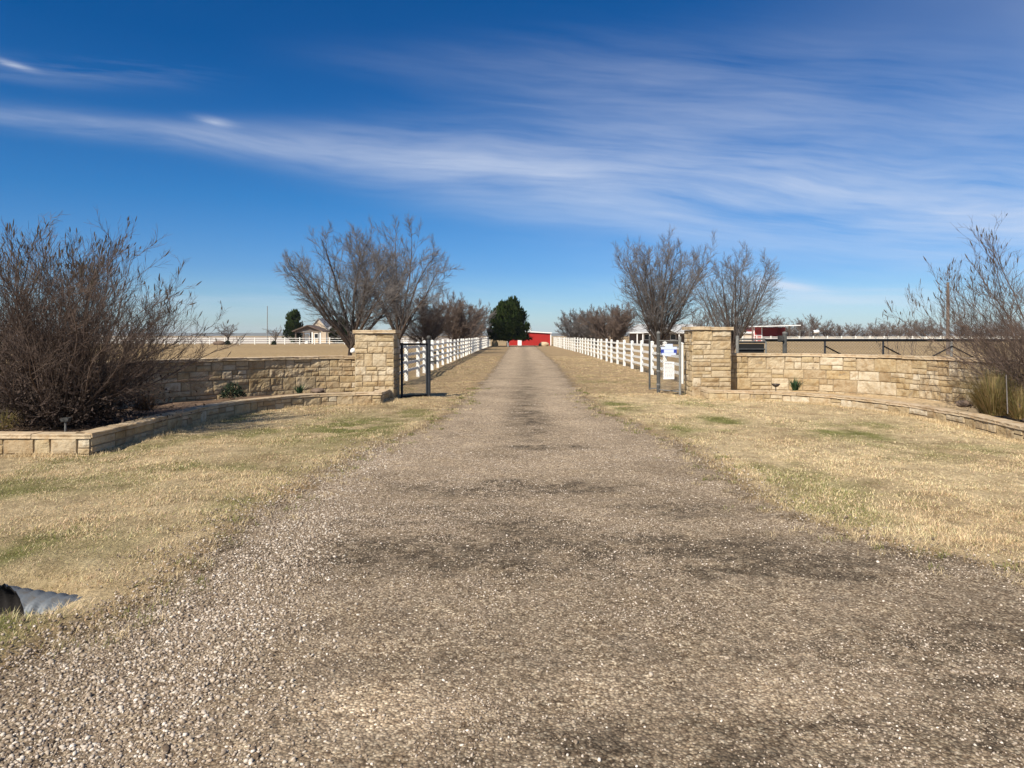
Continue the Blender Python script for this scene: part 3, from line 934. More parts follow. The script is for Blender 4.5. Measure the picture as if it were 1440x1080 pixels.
# ------------------------------------------------------------------ white fences
def fence(label, posts, rails, rng, pw=0.12, h=1.33, rw=0.035, rh=0.095):
    c0 = posts[len(posts) // 2]
    t_ = thing('rail_fence', label, 'fence', (c0[0], c0[1], 0))
    for (x, y) in posts:
        hh_ = h + rng.normal(0, 0.02)
        a = pw / 2
        mb = MB().box(x - a, x + a, y - a, y + a, -0.1, hh_)
        c_ = a + 0.012
        mb.add([(x - c_, y - c_, hh_), (x + c_, y - c_, hh_), (x + c_, y + c_, hh_), (x - c_, y + c_, hh_), (x - c_, y - c_, hh_ + 0.02), (x + c_, y - c_, hh_ + 0.02), (x + c_, y + c_, hh_ + 0.02), (x - c_, y + c_, hh_ + 0.02), (x, y, hh_ + 0.06)],
               [(0, 1, 5, 4), (1, 2, 6, 5), (2, 3, 7, 6), (3, 0, 4, 7), (3, 2, 1, 0)], [(4, 5, 8), (5, 6, 8), (6, 7, 8), (7, 4, 8)])
        mb.build('post', M_VINYL, t_)
    for z in rails:
        mb = MB()
        for (x, y), (x2, y2) in zip(posts[:-1], posts[1:]):
            d = np.array((x2 - x, y2 - y)); L = np.linalg.norm(d); d /= L; n = np.array((d[1], -d[0])) * rw / 2
            p = np.array((x, y)) + d * pw * 0.5; q = np.array((x2, y2)) - d * pw * 0.5
            s0 = rng.normal(0, 0.012)
            vs = [(*(e + sgn * n), z + s0 + zz) for zz in (-rh / 2, rh / 2) for e in (p, q) for sgn in (-1, 1)]
            mb.add(vs, [(0, 1, 3, 2), (4, 6, 7, 5), (0, 2, 6, 4), (1, 5, 7, 3), (0, 4, 5, 1), (2, 3, 7, 6)])
        mb.build('rail', M_VINYL, t_)
    return t_


rng = np.random.default_rng(77)
RAILS = (0.36, 0.64, 0.92, 1.2)
ly = np.arange(22.4, 111, 2.62)
fence('white four-rail fence along the left side of the drive', [(-3.93 - 0.55 * min(1, (y - 22) / 60) + 0.02 * rng.normal(), y) for y in ly], RAILS, rng)
ry = np.arange(23.2, 112, 2.72)
fence('white four-rail fence along the right side of the drive', [(5.28 + 0.45 * min(1, (y - 22) / 40) - 0.35 * smooth(np.float64(y), 60, 112) + 0.02 * rng.normal(), y) for y in ry], RAILS, rng)
fence('long white fence crossing the far pasture on the left', [(x, 131 + 0.02 * x) for x in np.arange(-100, -13, 2.72)], (0.3, 0.72, 1.12), rng, 0.14, 1.24, 0.05, 0.085)
fence('long white fence crossing the far pasture on the right', [(x, 196.0) for x in np.arange(46, 168, 3.9)], (0.4, 0.8, 1.2), rng, 0.24, 1.5, 0.06, 0.16)

# ------------------------------------------------------------------ bare trees
def norm(a): return a / (np.linalg.norm(a, axis=-1, keepdims=True) + 1e-9)


def stems(rng, base, n, ang, length, r0, k, trop, wig, spread=0.15, azim=None, lean=(0, 0, 0)):
    az = rng.uniform(0, 2 * math.pi, n) if azim is None else azim
    a = np.radians(rng.uniform(ang[0], ang[1], n))
    d = np.stack((np.sin(a) * np.cos(az), np.sin(a) * np.sin(az), np.cos(a)), -1) + np.array(lean)
    d = norm(d)
    L = rng.uniform(length[0], length[1], n) * (1 - 0.25 * (a / math.pi * 2))
    p = np.array(base) + np.stack((np.cos(az), np.sin(az), 0 * az), -1) * rng.uniform(0, spread, n)[:, None]
    return march(rng, p, d, L, r0 * rng.uniform(0.6, 1.1, n), k, trop, wig, 0.2)


def march(rng, p, d, L, r, k, trop, wig, tip):
    P = [p]
    for j in range(k - 1):
        d = norm(d + np.array((0, 0, 1.0)) * trop + rng.normal(0, wig, d.shape))
        p = p + d * (L / (k - 1))[:, None]
        P.append(p)
    P = np.stack(P, 1)
    Rr = r[:, None] * np.linspace(1, tip, k)[None, :]
    return P, Rr


def branch(rng, parent, n, t=(0.2, 1.0), ang=(25, 50), lr=0.5, fade=0.5, rr=0.55, k=5, trop=0.06, wig=0.10, tip=0.35, minlen=0.0, lean=(0, 0, 0), rmin=0.0):
    P, Rr = parent
    N, K, _ = P.shape
    idx = np.repeat(np.arange(N), n)
    tt = (np.tile(np.arange(n), N) + rng.uniform(0, 1, N * n)) / n
    tt = t[0] + (t[1] - t[0]) * tt
    f = tt * (K - 1); i = np.minimum(f.astype(int), K - 2); w_ = (f - i)[:, None]
    p = P[idx, i] * (1 - w_) + P[idx, i + 1] * w_
    tan = norm(P[idx, i + 1] - P[idx, i])
    rp = Rr[idx, i] * (1 - w_[:, 0]) + Rr[idx, i + 1] * w_[:, 0]
    plen = np.linalg.norm(np.diff(P, axis=1), axis=2).sum(1)[idx]
    per = rng.normal(0, 1, p.shape); per = norm(per - (per * tan).sum(1, keepdims=True) * tan)
    a = np.radians(rng.uniform(ang[0], ang[1], len(p)))[:, None]
    d = norm(np.cos(a) * tan + np.sin(a) * per + np.array(lean))
    L = np.maximum(plen * lr * (1 - fade * tt) * rng.uniform(0.6, 1.25, len(p)), minlen)
    return march(rng, p, d, L, np.maximum(rp * rr, rmin), k, trop, wig, tip)


def tree(name, label, cat, loc, seed, h, trunk_h, r0, limbs, l2, l3, l4, mats, group=None, ang=(12, 60), lean=(0, 0, 0), trop=0.015, tw=0.006, sub_stems=1, wig=0.09):
    """bare winter tree: trunk and limbs in one mesh, finer branches and twigs in the crown"""
    rng = np.random.default_rng(seed)
    loc = np.array(loc, float)
    t_ = thing(name, label, cat, loc, group)
    tr = stems(rng, loc + (0, 0, -0.15), sub_stems, (0, 5) if sub_stems == 1 else (4, 22), (trunk_h + 0.15, trunk_h * 1.1 + 0.15), r0, 5, 0.05, 0.05, 0.1 if sub_stems == 1 else 0.3, lean=lean)
    tr[1][:] = tr[1] * np.array((1.25, 1.0, 0.92, 0.9, 0.85)) / np.array((1, 0.8, 0.6, 0.4, 0.2))
    az = rng.uniform(0, 6.28) + np.arange(limbs) * 2.4 + rng.normal(0, 0.3, limbs)
    lim = []
    for s in range(sub_stems):
        top = tr[0][s, -1] if True else None
        tq = rng.uniform(0.0, 1.0, limbs) ** 0.6
        start = tr[0][s, 2] * (1 - tq[:, None]) + tr[0][s, 4] * tq[:, None]
        a = np.radians(rng.uniform(ang[0], ang[1], limbs))
        d = norm(np.stack((np.sin(a) * np.cos(az + s), np.sin(a) * np.sin(az + s), np.cos(a)), -1) + np.array(lean))
        L = (h - trunk_h) * rng.uniform(0.85, 1.08, limbs) * (1 - 0.12 * np.sin(a))
        lim.append(march(rng, start, d, L, r0 * rng.uniform(0.4, 0.62, limbs), 9, trop, wig, 0.10))
    P1 = (np.concatenate([q[0] for q in lim]), np.concatenate([q[1] for q in lim]))
    P2 = branch(rng, P1, l2, (0.10, 0.97), (18, 48), 0.50, 0.60, 0.5, 7, trop + 0.025, wig, 0.15, lean=lean, rmin=tw * 1.5)
    P3 = branch(rng, P2, l3, (0.08, 1.0), (20, 54), 0.50, 0.40, 0.6, 5, trop + 0.04, wig * 0.75, 0.3, h * 0.05, lean=lean, rmin=tw * 1.2)
    P4 = branch(rng, P3, l4, (0.05, 1.0), (18, 52), 0.60, 0.35, 0.7, 4, trop + 0.045, wig * 0.7, 0.5, h * 0.035, lean=lean, rmin=tw)
    b = MB(); b.tubes(*tr, 9); b.tubes(*P1, 7); b.build('trunk', mats[0], t_, True)
    c_ = MB(); c_.tubes(*P2, 4); c_.tubes(*P3, 3); c_.tubes(*P4, 3); c_.build('crown', mats[1], t_, True)
    return t_


G_ROWL = None
tree('bare_tree', 'tallest bare tree on the left, wide dark limbs rising right behind the stone wall', 'tree', (X(490, 45), 45, 0), 101, 8.0, 1.0, 0.19, 13, 11, 9, 7, (M_BARK, M_TWIG), ang=(4, 47), tw=0.0085, lean=(0.0, 0, 0))
tree('bare_tree', 'bare tree leaning to the right, just behind the left stone pillar', 'tree', (X(560, 60), 60, 0), 102, 10.6, 1.4, 0.20, 12, 11, 9, 7, (M_BARK, M_TWIG), ang=(4, 38), tw=0.0105, lean=(0.015, 0, 0))
tree('brush_tree', 'low reddish-brown bare tree behind the left fence, nearest the leaning tree', 'tree', (X(603, 66), 66, 0), 103, 5.3, 0.5, 0.12, 10, 10, 9, 7, (M_BARK, M_TWIGRED), ang=(10, 58), tw=0.011, sub_stems=2)
tree('brush_tree', 'reddish-brown bare tree in the middle of the brush behind the left fence', 'tree', (X(640, 80), 80, 0), 104, 5.9, 0.6, 0.13, 10, 10, 9, 7, (M_BARK, M_TWIGRED), ang=(8, 50), tw=0.013, sub_stems=2)
tree('brush_tree', 'greyer bare tree at the far end of the left fence, next to the evergreen', 'tree', (X(664, 100), 100, 0), 105, 5.8, 0.6, 0.13, 10, 10, 9, 7, (M_BARK, M_TWIG), ang=(10, 58), tw=0.014, sub_stems=2, lean=(0.04, 0, 0))
tree('bare_tree', 'tallest bare tree on the right, fan of dark limbs left of the right pillar', 'tree', (X(925, 54), 54, 0), 106, 8.5, 0.8, 0.20, 16, 10, 9, 7, (M_BARK, M_TWIG), ang=(3, 38), tw=0.0095, trop=0.01, wig=0.06)
tree('bare_tree', 'open bare tree rising directly behind the right stone pillar', 'tree', (X(1030, 48), 48, 0), 107, 7.0, 0.7, 0.16, 13, 9, 8, 7, (M_BARK, M_TWIG), ang=(4, 42), tw=0.0075, trop=0.01, wig=0.06, lean=(0.04, 0, 0))
tree('brush_tree', 'dense brown rounded bare tree behind the right fence', 'tree', (X(862, 72), 72, 0), 108, 4.7, 0.5, 0.12, 10, 10, 9, 7, (M_BARK, M_TWIGRED), ang=(8, 48), tw=0.013, sub_stems=2)
tree('brush_tree', 'grey-brown bare tree second from the far end of the right fence', 'tree', (X(836, 88), 88, 0), 109, 5.0, 0.6, 0.12, 10, 10, 9, 7, (M_BARK, M_TWIG), ang=(8, 45), tw=0.013, sub_stems=2)
tree('brush_tree', 'grey-brown bare tree at the far end of the right fence', 'tree', (X(812, 102), 102, 0), 110, 5.0, 0.6, 0.12, 10, 10, 9, 7, (M_BARK, M_TWIG), ang=(8, 48), tw=0.014, sub_stems=2)
tree('bare_tree', 'small dark bare tree between the two tall right-hand trees', 'tree', (X(984, 90), 90, 0), 111, 5.2, 1.2, 0.14, 7, 7, 7, 5, (M_BARK, M_TWIG), ang=(8, 45), tw=0.013)
tree('young_tree', 'small round bare tree at the far left fence, left of the mast', 'tree', (X(320, 126), 126, 0), 112, 4.0, 1.2, 0.12, 7, 6, 6, 5, (M_BARK, M_FARTWIG), ang=(10, 45), tw=0.014)
tree('young_tree', 'small sparse bare tree at the far left fence, right of the mast', 'tree', (X(386, 126), 126, 0), 113, 3.6, 1.0, 0.11, 6, 5, 5, 5, (M_BARK, M_FARTWIG), ang=(10, 45), tw=0.013)

# the far row of bare trees on the right
fa = tree('bare_tree', 'bare grey tree in the hazy row beyond the far right fence', 'tree', (X(1090, 235), 235, 0), 120, 8.0, 1.0, 0.2, 8, 7, 7, 4, (M_BARK, M_FARTWIG), 'far row of bare trees', ang=(10, 62), tw=0.026, sub_stems=2)
fb = tree('bare_tree', 'bare grey tree in the hazy row beyond the far right fence', 'tree', (X(1145, 240), 240, 0), 121, 9.0, 0.9, 0.2, 8, 7, 7, 4, (M_BARK, M_FARTWIG), 'far row of bare trees', ang=(10, 60), tw=0.026, sub_stems=2)
rng = np.random.default_rng(9)
for i, (px_, hs_) in enumerate(((1040, 0.9), (1062, 1.0), (1110, 0.7), (1128, 0.8), (1162, 0.8), (1182, 0.62), (1200, 0.75), (1216, 0.62), (1232, 0.78), (1248, 0.66), (1264, 0.72), (1280, 0.85), (1298, 0.95), (1318, 0.7), (1352, 0.85), (1372, 0.7), (1395, 0.9), (1418, 0.75), (1440, 0.9))):
    Yq = rng.uniform(225, 265)
    s = hs_ * rng.uniform(0.85, 1.05)
    dup((fa, fb)[i % 2], (X(px_, Yq), Yq, 0), rng.uniform(0, 6.28), (s * rng.uniform(0.95, 1.3), s * 1.1, s))

# ------------------------------------------------------------------ evergreens
def blades(rng, base, az, lean0, lean1, L, wd, twist=None):
    """flat two-part blades; returns (N,5,3)"""
    N = len(L)
    ca, sa = np.cos(az), np.sin(az)
    side = np.stack((-sa, ca, 0 * az), -1)
    def dr(le): return np.stack((np.sin(le) * ca, np.sin(le) * sa, np.cos(le)), -1)
    m_ = base + dr(lean0) * (L * 0.55)[:, None]
    tip = m_ + dr(lean1) * (L * 0.45)[:, None]
    w2 = (wd / 2)[:, None]
    return np.stack((base - side * w2, base + side * w2, m_ - side * w2 * 0.75, m_ + side * w2 * 0.75, tip), 1)


def add_blades(mb, V):
    N = len(V)
    o_ = (np.arange(N) * 5)[:, None]
    mb.add(V.reshape(-1, 3), o_ + np.array((0, 1, 3, 2)), o_ + np.array((2, 3, 4)))


def evergreen(name, label, loc, h, wd, seed, n=9000, leaf=0.28, skirt=0.4):
    rng = np.random.default_rng(seed)
    loc = np.array(loc, float)
    t_ = thing(name, label, 'tree', loc)
    MB().tube([loc + (0, 0, -0.1), loc + (0, 0, h * 0.3), loc + (0.05, 0, h * 0.8)], [0.03 * h, 0.025 * h, 0.008 * h], 8).build('trunk', M_BARK, t_, True)
    nc = 90
    zz = rng.uniform(0.08, 0.97, nc)
    prof = np.interp(zz, [0, 0.12, 0.3, 0.55, 0.8, 1.0], [0.95, 1.05, 1.0, 0.88, 0.66, 0.26]) * wd / 2
    az = rng.uniform(0, 6.28, nc)
    rad = prof * rng.uniform(0.50, 0.98, nc)
    cen = np.stack((np.cos(az) * rad, np.sin(az) * rad, zz * h), -1)
    cr = wd * rng.uniform(0.06, 0.17, nc)
    ci = rng.integers(0, nc, n)
    d = norm(rng.normal(0, 1, (n, 3)))
    p = cen[ci] + d * (cr[ci] * rng.uniform(0.35, 1.12, n) ** 0.7)[:, None] * np.array((1, 1, 1.15))
    p[:, 2] = np.maximum(p[:, 2], skirt)
    p = p + loc
    outw = norm(p - loc - np.array((0, 0, h * 0.25)) + rng.normal(0, wd * 0.18, p.shape))
    le = np.arccos(np.clip(outw[:, 2], -1, 1)) * rng.uniform(0.5, 1.1, n)
    a2 = np.arctan2(outw[:, 1], outw[:, 0]) + rng.normal(0, 0.5, n)
    L = leaf * rng.uniform(0.6, 1.5, n)
    mb = MB(); add_blades(mb, blades(rng, p, a2, le, le * 0.8, L, L * 0.55)); mb.build('crown', M_CEDAR, t_)
    return t_


evergreen('evergreen_tree', 'big dark rounded evergreen at the end of the drive beside the red barn', (X(714, 106), 106, 0), 6.3, 6.2, 37, 17000, 0.42, 1.15)
evergreen('evergreen_tree', 'small dark evergreen left of the open pavilion', (X(413, 150), 150, 0), 6.6, 3.8, 32, 6000, 0.4)
evergreen('evergreen_tree', 'small dark evergreen right of the cream house, behind the tallest left tree', (X(478, 150), 150, 0), 4.8, 4.6, 33, 6000, 0.4)


def bush(name, label, loc, h, wd, seed, n, leaf, mat):
    rng = np.random.default_rng(seed)
    loc = np.array(loc, float)
    t_ = thing(name, label, 'shrub', loc)
    st = stems(rng, loc + (0, 0, -0.05), 14, (5, 55), (h * 0.7, h), h * 0.012, 4, 0.05, 0.1, 0.05)
    MB().tubes(*st, 4).build('stems', M_BARK, t_)
    d = norm(rng.normal(0, 1, (n, 3))); d[:, 2] = np.abs(d[:, 2])
    p = loc + d * rng.uniform(0.3, 1, n)[:, None] ** 0.6 * np.array((wd / 2, wd / 2, h * 0.95))
    mb = MB(); L = leaf * rng.uniform(0.6, 1.4, n)
    add_blades(mb, blades(rng, p, rng.uniform(0, 6.28, n), rng.uniform(0.2, 1.4, n), rng.uniform(0.6, 1.6, n), L, L * 0.5)); mb.build('leaves', mat, t_)
    return t_


bush('shrub', 'dark round shrub under the small round far left tree', (X(320, 124), 124, 0), 0.8, 1.1, 41, 500, 0.2, M_DARKGREEN)
bush('shrub', 'dark round shrub under the small sparse far left tree', (X(385, 124), 124, 0), 0.75, 0.9, 42, 500, 0.2, M_DARKGREEN)
bush('shrub', 'low dark purplish shrub in the left planter against the shaded wall', (X(327, 15.6), 15.6, 0.25), 0.32, 0.55, 43, 900, 0.05, M_DARKGREEN)

# ------------------------------------------------------------------ big shrubs in the planters
def big_shrub(label, loc, seed, n, ang, length, azim=None, dens=1.0, lean=(0, 0, 0), core_n=260):
    rng = np.random.default_rng(seed)
    loc = np.array(loc, float)
    t_ = thing('bare_shrub', label, 'shrub', loc)
    P1 = stems(rng, loc, n, ang, length, 0.018, 10, 0.022, 0.12, 0.40, azim, lean)
    P2 = branch(rng, P1, int(9 * dens), (0.16, 0.97), (15, 45), 0.44, 0.55, 0.6, 7, 0.08, 0.12, 0.2, rmin=0.005)
    P3 = branch(rng, P2, 7, (0.12, 1.0), (15, 48), 0.50, 0.4, 0.7, 5, 0.10, 0.13, 0.4, 0.18, rmin=0.0027)
    P4 = branch(rng, P3, 4, (0.15, 1.0), (15, 48), 0.6, 0.3, 0.8, 4, 0.10, 0.12, 0.6, 0.10, rmin=0.0021)
    MB().tubes(*P1, 6).build('stems', M_TWIGSHRUB, t_, True)
    c_ = MB(); c_.tubes(*P2, 4); c_.tubes(*P3, 3); c_.tubes(*P4, 3)
    # dry seed heads on the outer tips
    tips = np.concatenate((P2[0][:, -1], P3[0][:, -1])); dirs = norm(np.concatenate((P2[0][:, -1] - P2[0][:, -2], P3[0][:, -1] - P3[0][:, -2])))
    rad = np.linalg.norm((tips - loc) * np.array((1, 1, 1.1)), axis=1)
    sel = (rad > np.quantile(rad, 0.80)) & (rng.random(len(tips)) < 0.42)
    tp, dd = tips[sel], dirs[sel]
    dd = norm(dd + np.array((0, 0, 0.5)))
    L = rng.uniform(0.05, 0.15, len(tp))
    P = tp[:, None] + dd[:, None] * L[:, None, None] * np.array((0, 0.33, 0.7, 1.0))[None, :, None]
    Rr = np.broadcast_to(np.array((0.003, 0.010, 0.008, 0.002)), P.shape[:2]) * rng.uniform(0.6, 1.2, len(tp))[:, None]
    c_.tubes(P, Rr, 5, 1); c_.build('twigs', [M_TWIGSHRUB, M_SEED], t_, True)
    # tangle of dead leaves low in the middle
    nn = core_n * 10
    p = loc + np.abs(rng.normal(0, 1, (nn, 3))) * np.array((0, 0, 0.45)) + rng.normal(0, 1, (nn, 3)) * np.array((0.62, 0.5, 0.05))
    L = rng.uniform(0.03, 0.09, nn)
    mb = MB(); add_blades(mb, blades(rng, p, rng.uniform(0, 6.28, nn), rng.uniform(0.2, 2.4, nn), rng.uniform(0.4, 2.8, nn), L, L * 0.4)); mb.build('dead_leaves', M_DEADLEAF, t_)
    tg = stems(rng, loc + (0, 0, 0.05), core_n, (30, 95), (0.5, 1.5), 0.006, 7, 0.02, 0.28, 0.6)
    MB().tubes(*tg, 3).build('tangle', M_DEADLEAF, t_, True)
    return t_


big_shrub('large dark bare shrub spreading over the left planter and wall', (X(88, 11.3), 11.3, 0.24), 51, 100, (3, 62), (2.2, 3.1), lean=(0.0, 0, 0.0), core_n=760)
rng = np.random.default_rng(52)
big_shrub('bare shrub with arching limbs at the right end of the planter', (X(1512, 12.4), 12.4, 0.2), 53, 42, (3, 58), (2.4, 3.7), azim=rng.uniform(0.4 * math.pi, 1.65 * math.pi, 42), lean=(-0.03, 0, 0), core_n=140)
t_ = tree('bare_tree', 'bare branches at the far left edge, behind the large dark shrub', 'tree', (X(-95, 14), 15.5, 0), 57, 4.6, 0.6, 0.07, 7, 6, 6, 5, (M_BARK, M_TWIG), tw=0.004)

t_ = thing('young_shrub', 'few thin twigs with dark seed heads behind the right wall, left of the arching shrub', 'shrub', (X(1275, 21), 21.0, 0))
rng = np.random.default_rng(58)
P1 = stems(rng, (X(1275, 21), 21.0, 0), 9, (3, 22), (1.9, 2.7), 0.012, 8, 0.03, 0.08, 0.3)
P2 = branch(rng, P1, 5, (0.4, 0.95), (15, 40), 0.3, 0.4, 0.7, 5, 0.06, 0.1, 0.4, rmin=0.004)
m_ = MB(); m_.tubes(*P1, 5); m_.tubes(*P2, 4)
tp = np.concatenate((P1[0][:, -1], P2[0][::2, -1])); L = rng.uniform(0.10, 0.22, len(tp))
P = tp[:, None] + np.array((0.1, 0, 1.0)) * L[:, None, None] * np.array((0, 0.33, 0.7, 1.0))[None, :, None]
m_.tubes(P, np.broadcast_to(np.array((0.004, 0.013, 0.011, 0.003)), P.shape[:2]), 5, 1); m_.build('stems', [M_TWIGSHRUB, M_SEED], t_, True)

# ------------------------------------------------------------------ small planting
def clump(name, label, cat, loc, seed, n, L, wd, lean, mat, spread=0.06, part='blades'):
    rng = np.random.default_rng(seed)
    loc = np.array(loc, float)
    t_ = thing(name, label, cat, loc)
    az = rng.uniform(0, 6.28, n); le = rng.uniform(0, 1, n) ** 0.8 * lean
    base = loc + np.stack((np.cos(az), np.sin(az), 0 * az), -1) * (rng.uniform(0, spread, n))[:, None]
    V = blades(rng, base, az, le, le * 1.7 + 0.05, rng.uniform(L[0], L[1], n), np.full(n, wd))
    mb = MB(); add_blades(mb, V); mb.build(part, mat, t_)
    return t_


clump('yucca', 'spiky green yucca in the right planter against the sunlit wall', 'plant', (X(1118, 17.9), 17.9, 0.22), 61, 60, (0.24, 0.40), 0.035, 0.75, M_YUCCA, 0.07, 'leaves')
clump('yucca', 'small green spiky plant in the left planter where the wall turns sunlit', 'plant', (X(421, 16.6), 16.6, 0.26), 62, 45, (0.14, 0.26), 0.03, 0.8, M_YUCCA, 0.06, 'leaves')
clump('ornamental_grass', 'large fountain of green-gold ornamental grass in the right planter', 'plant', (X(1398, 12.6), 12.6, 0.2), 63, 1500, (0.45, 0.95), 0.010, 0.8, M_ORNGRASS, 0.22)
clump('ornamental_grass', 'low tan grass tuft at the right frame edge under the arching shrub', 'plant', (X(1440, 12.0), 12.0, 0.2), 64, 600, (0.3, 0.7), 0.010, 0.9, M_ORNGRASS, 0.22)
clump('dead_plant', 'rusty brown dead clump in the left planter beside the big shrub', 'plant', (X(203, 12.9), 12.9, 0.25), 65, 420, (0.22, 0.62), 0.007, 1.1, M_RUSTGRASS, 0.18, 'stems')
clump('dead_plant', 'pale dry grass clump at the left frame edge inside the left planter', 'plant', (X(4, 10.4), 10.4, 0.24), 66, 260, (0.15, 0.4), 0.008, 1.1, M_ORNGRASS, 0.15, 'stems')

t_ = tag(MB().tube([at(1417, 582, 11.8), at(1415, 527, 11.9)], 0.008, 6).build('garden_stake', M_TWIG), 'thin pale upright stake beside the ornamental grass', 'stake')


def rock(name, label, loc, size, seed, mat):
    rng = np.random.default_rng(seed)
    n, m_ = 14, 20
    th = np.linspace(0, math.pi, n)[:, None]; ph = np.linspace(0, 2 * math.pi, m_)[None, :]
    d = np.stack((np.sin(th) * np.cos(ph), np.sin(th) * np.sin(ph), np.cos(th) + 0 * ph), -1)
    o1 = rng.uniform(0, 50)
    r = 0.75 + 0.5 * fbm(d[..., 0] * 1.3 + o1 + d[..., 2], d[..., 1] * 1.3 + d[..., 2] * 0.7, 3, seed)
    r[:, -1] = r[:, 0]
    V = d * r[..., None] * np.array(size) + np.array(loc)
    return tag(MB().grid(V).build(name, mat, None, False), label, 'rock')


rock('boulder', 'dark flat boulder in the right planter left of the ornamental grass', (X(1355, 13.6), 13.6, 0.30), (0.15, 0.11, 0.075), 71, M_ROCK)
rock('boulder', 'brown boulder in the left planter against the sunlit end of the wall', (X(447, 16.75), 16.75, 0.30), (0.17, 0.12, 0.07), 72, M_ROCK)
rock('boulder', 'squat dark boulder at the far left fence beside the small round tree', (X(308, 122), 122, 0.3), (1.05, 0.6, 0.5), 73, M_ROCK)
rock('boulder', 'pale boulder pile before the red barn', (X(765, 108), 108, 0.25), (0.75, 0.5, 0.42), 74, M_COPING)
rock('boulder', 'pale stone beside the trunk of the tallest left tree', (X(496.5, 40), 40, 0.75), (0.16, 0.15, 0.16), 75, M_WHITE)
rock('boulder', 'tan stone block where the left fence ends by the evergreen', (X(696, 104), 104, 0.35), (0.5, 0.4, 0.6), 76, M_STONE)


def bowl_light(label, loc, tilt, mat):
    t_ = thing('landscape_light', label, 'light fixture', loc)
    x, y, z = loc
    MB().tube([(x, y, z - 0.12), (x, y, z)], 0.012, 8).build('stake', mat, t_)
    MB().tube([(x, y, z), (x, y + tilt * 0.3, z + 0.02), (x, y + tilt, z + 0.08)], [0.03, 0.07, 0.11], 14).build('shade', mat, t_, True)


bowl_light('dark bowl-shaped light in the right planter left of the yucca', (X(1091, 17.6), 17.6, 0.33), 0.0, M_DARKBRONZE)
t_ = thing('flood_light', 'grey box floodlight on the soil under the big dark shrub', 'light fixture', (X(92, 10.2), 10.2, 0.3))
x_, y_ = X(92, 10.2), 10.2
MB().tube([(x_, y_, 0.2), (x_, y_, 0.36)], 0.015, 8).build('stake', M_GALV, t_)
lb = MB()
lb.add([(x_ - 0.085, y_ - 0.05, 0.45), (x_ + 0.095, y_ - 0.05, 0.46), (x_ + 0.07, y_ - 0.05, 0.39), (x_ - 0.06, y_ - 0.05, 0.385), (x_ - 0.085, y_ + 0.08, 0.46), (x_ + 0.095, y_ + 0.08, 0.47), (x_ + 0.06, y_ + 0.05, 0.35), (x_ - 0.05, y_ + 0.05, 0.35)],
       [(0, 1, 2, 3), (4, 7, 6, 5), (0, 4, 5, 1), (3, 2, 6, 7), (0, 3, 7, 4), (1, 5, 6, 2)])
lb.v[0] = (lb.v[0] - np.array((x_, y_, 0.33))) * 0.7 + np.array((x_, y_, 0.33)); lb.build('housing', M_GREYPAINT, t_)

# ------------------------------------------------------------------ culvert pipe
t_ = thing('culvert_pipe', 'corrugated galvanised culvert end half buried at the left grass edge', 'pipe', (-3.0, 4.42, 0))
na, nm = 120, 48
th = np.linspace(0, 2 * math.pi, nm)[None, :]
q = np.linspace(0, 1, na)[:, None]
Rp = 0.132


def pipe_shell(rad):
    mit = 0.03 - 0.21 * np.cos(th) + 0.05 * np.sin(th)      # skewed cut, near side set back
    a_ = mit + q * (1.5 - mit)
    rr = rad * (1 + 0.10 * np.exp(-(a_ - mit) / 0.10)) + 0.009 * np.sin(2 * math.pi * a_ / 0.072 + th)
    xx = CUL[0] + a_
    yy = CUL[1] + np.cos(th) * rr + 0.06 * a_
    zz = -0.115 - 0.15 * a_ + np.sin(th) * rr
    return np.stack((xx, yy, zz), -1)


MB().grid(pipe_shell(Rp)).build('shell', M_CULV, t_, True)
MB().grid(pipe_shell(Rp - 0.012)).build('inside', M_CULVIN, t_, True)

# ------------------------------------------------------------------ buildings and far objects
t_ = thing('red_barn', 'low red metal barn with white trim at the end of the drive', 'barn', (X(750, 116), 116, 0))
bx0, bx1, by0, by1 = X(716, 116), X(775, 116), 116, 124
zl, zr = 2.35, 1.95
wl = MB()
cols_ = np.arange(bx0, bx1 + 0.01, 0.25)
for x in cols_[:-1]:
    z1 = zl + (zr - zl) * (x - bx0) / (bx1 - bx0)
    wl.box(x + 0.02, x + 0.20, by0 - 0.025, by0, 0, z1 - 0.05)
wl.add([(bx0, by0, -0.1), (bx1, by0, -0.1), (bx1, by0, zr), (bx0, by0, zl), (bx0, by1, -0.1), (bx1, by1, -0.1), (bx1, by1, zr), (bx0, by1, zl)],
       [(0, 1, 2, 3), (4, 7, 6, 5), (0, 3, 7, 4), (1, 5, 6, 2)])
wl.build('wall', M_RED, t_)
rf = MB()
rf.add([(bx0 - 0.2, by0 - 0.25, zl + 0.01), (bx1 + 0.12, by0 - 0.25, zr + 0.01), (bx1 + 0.12, by1 + 0.2, zr + 0.01), (bx0 - 0.2, by1 + 0.2, zl + 0.01),
        (bx0 - 0.2, by0 - 0.25, zl + 0.17), (bx1 + 0.12, by0 - 0.25, zr + 0.17), (bx1 + 0.12, by1 + 0.2, zr + 0.17), (bx0 - 0.2, by1 + 0.2, zl + 0.17)],
       [(0, 3, 2, 1), (4, 5, 6, 7), (0, 1, 5, 4), (1, 2, 6, 5), (2, 3, 7, 6), (3, 0, 4, 7)])
rf.build('roof', M_WHITE, t_)
MB().box(bx1 - 0.14, bx1 + 0.03, by0 - 0.05, by0 - 0.026, 0, zr - 0.02).build('corner_trim', M_WHITE, t_)
MB().box(X(728, 116), X(733.5, 116), by0 - 0.07, by0 - 0.026, 0, 1.15).build('door', M_WHITE, t_)
MB().box(X(738, 116), X(743, 116), by0 - 0.06, by0 - 0.026, 1.0, 1.25).build('wall_plaque', M_WHITE, t_)
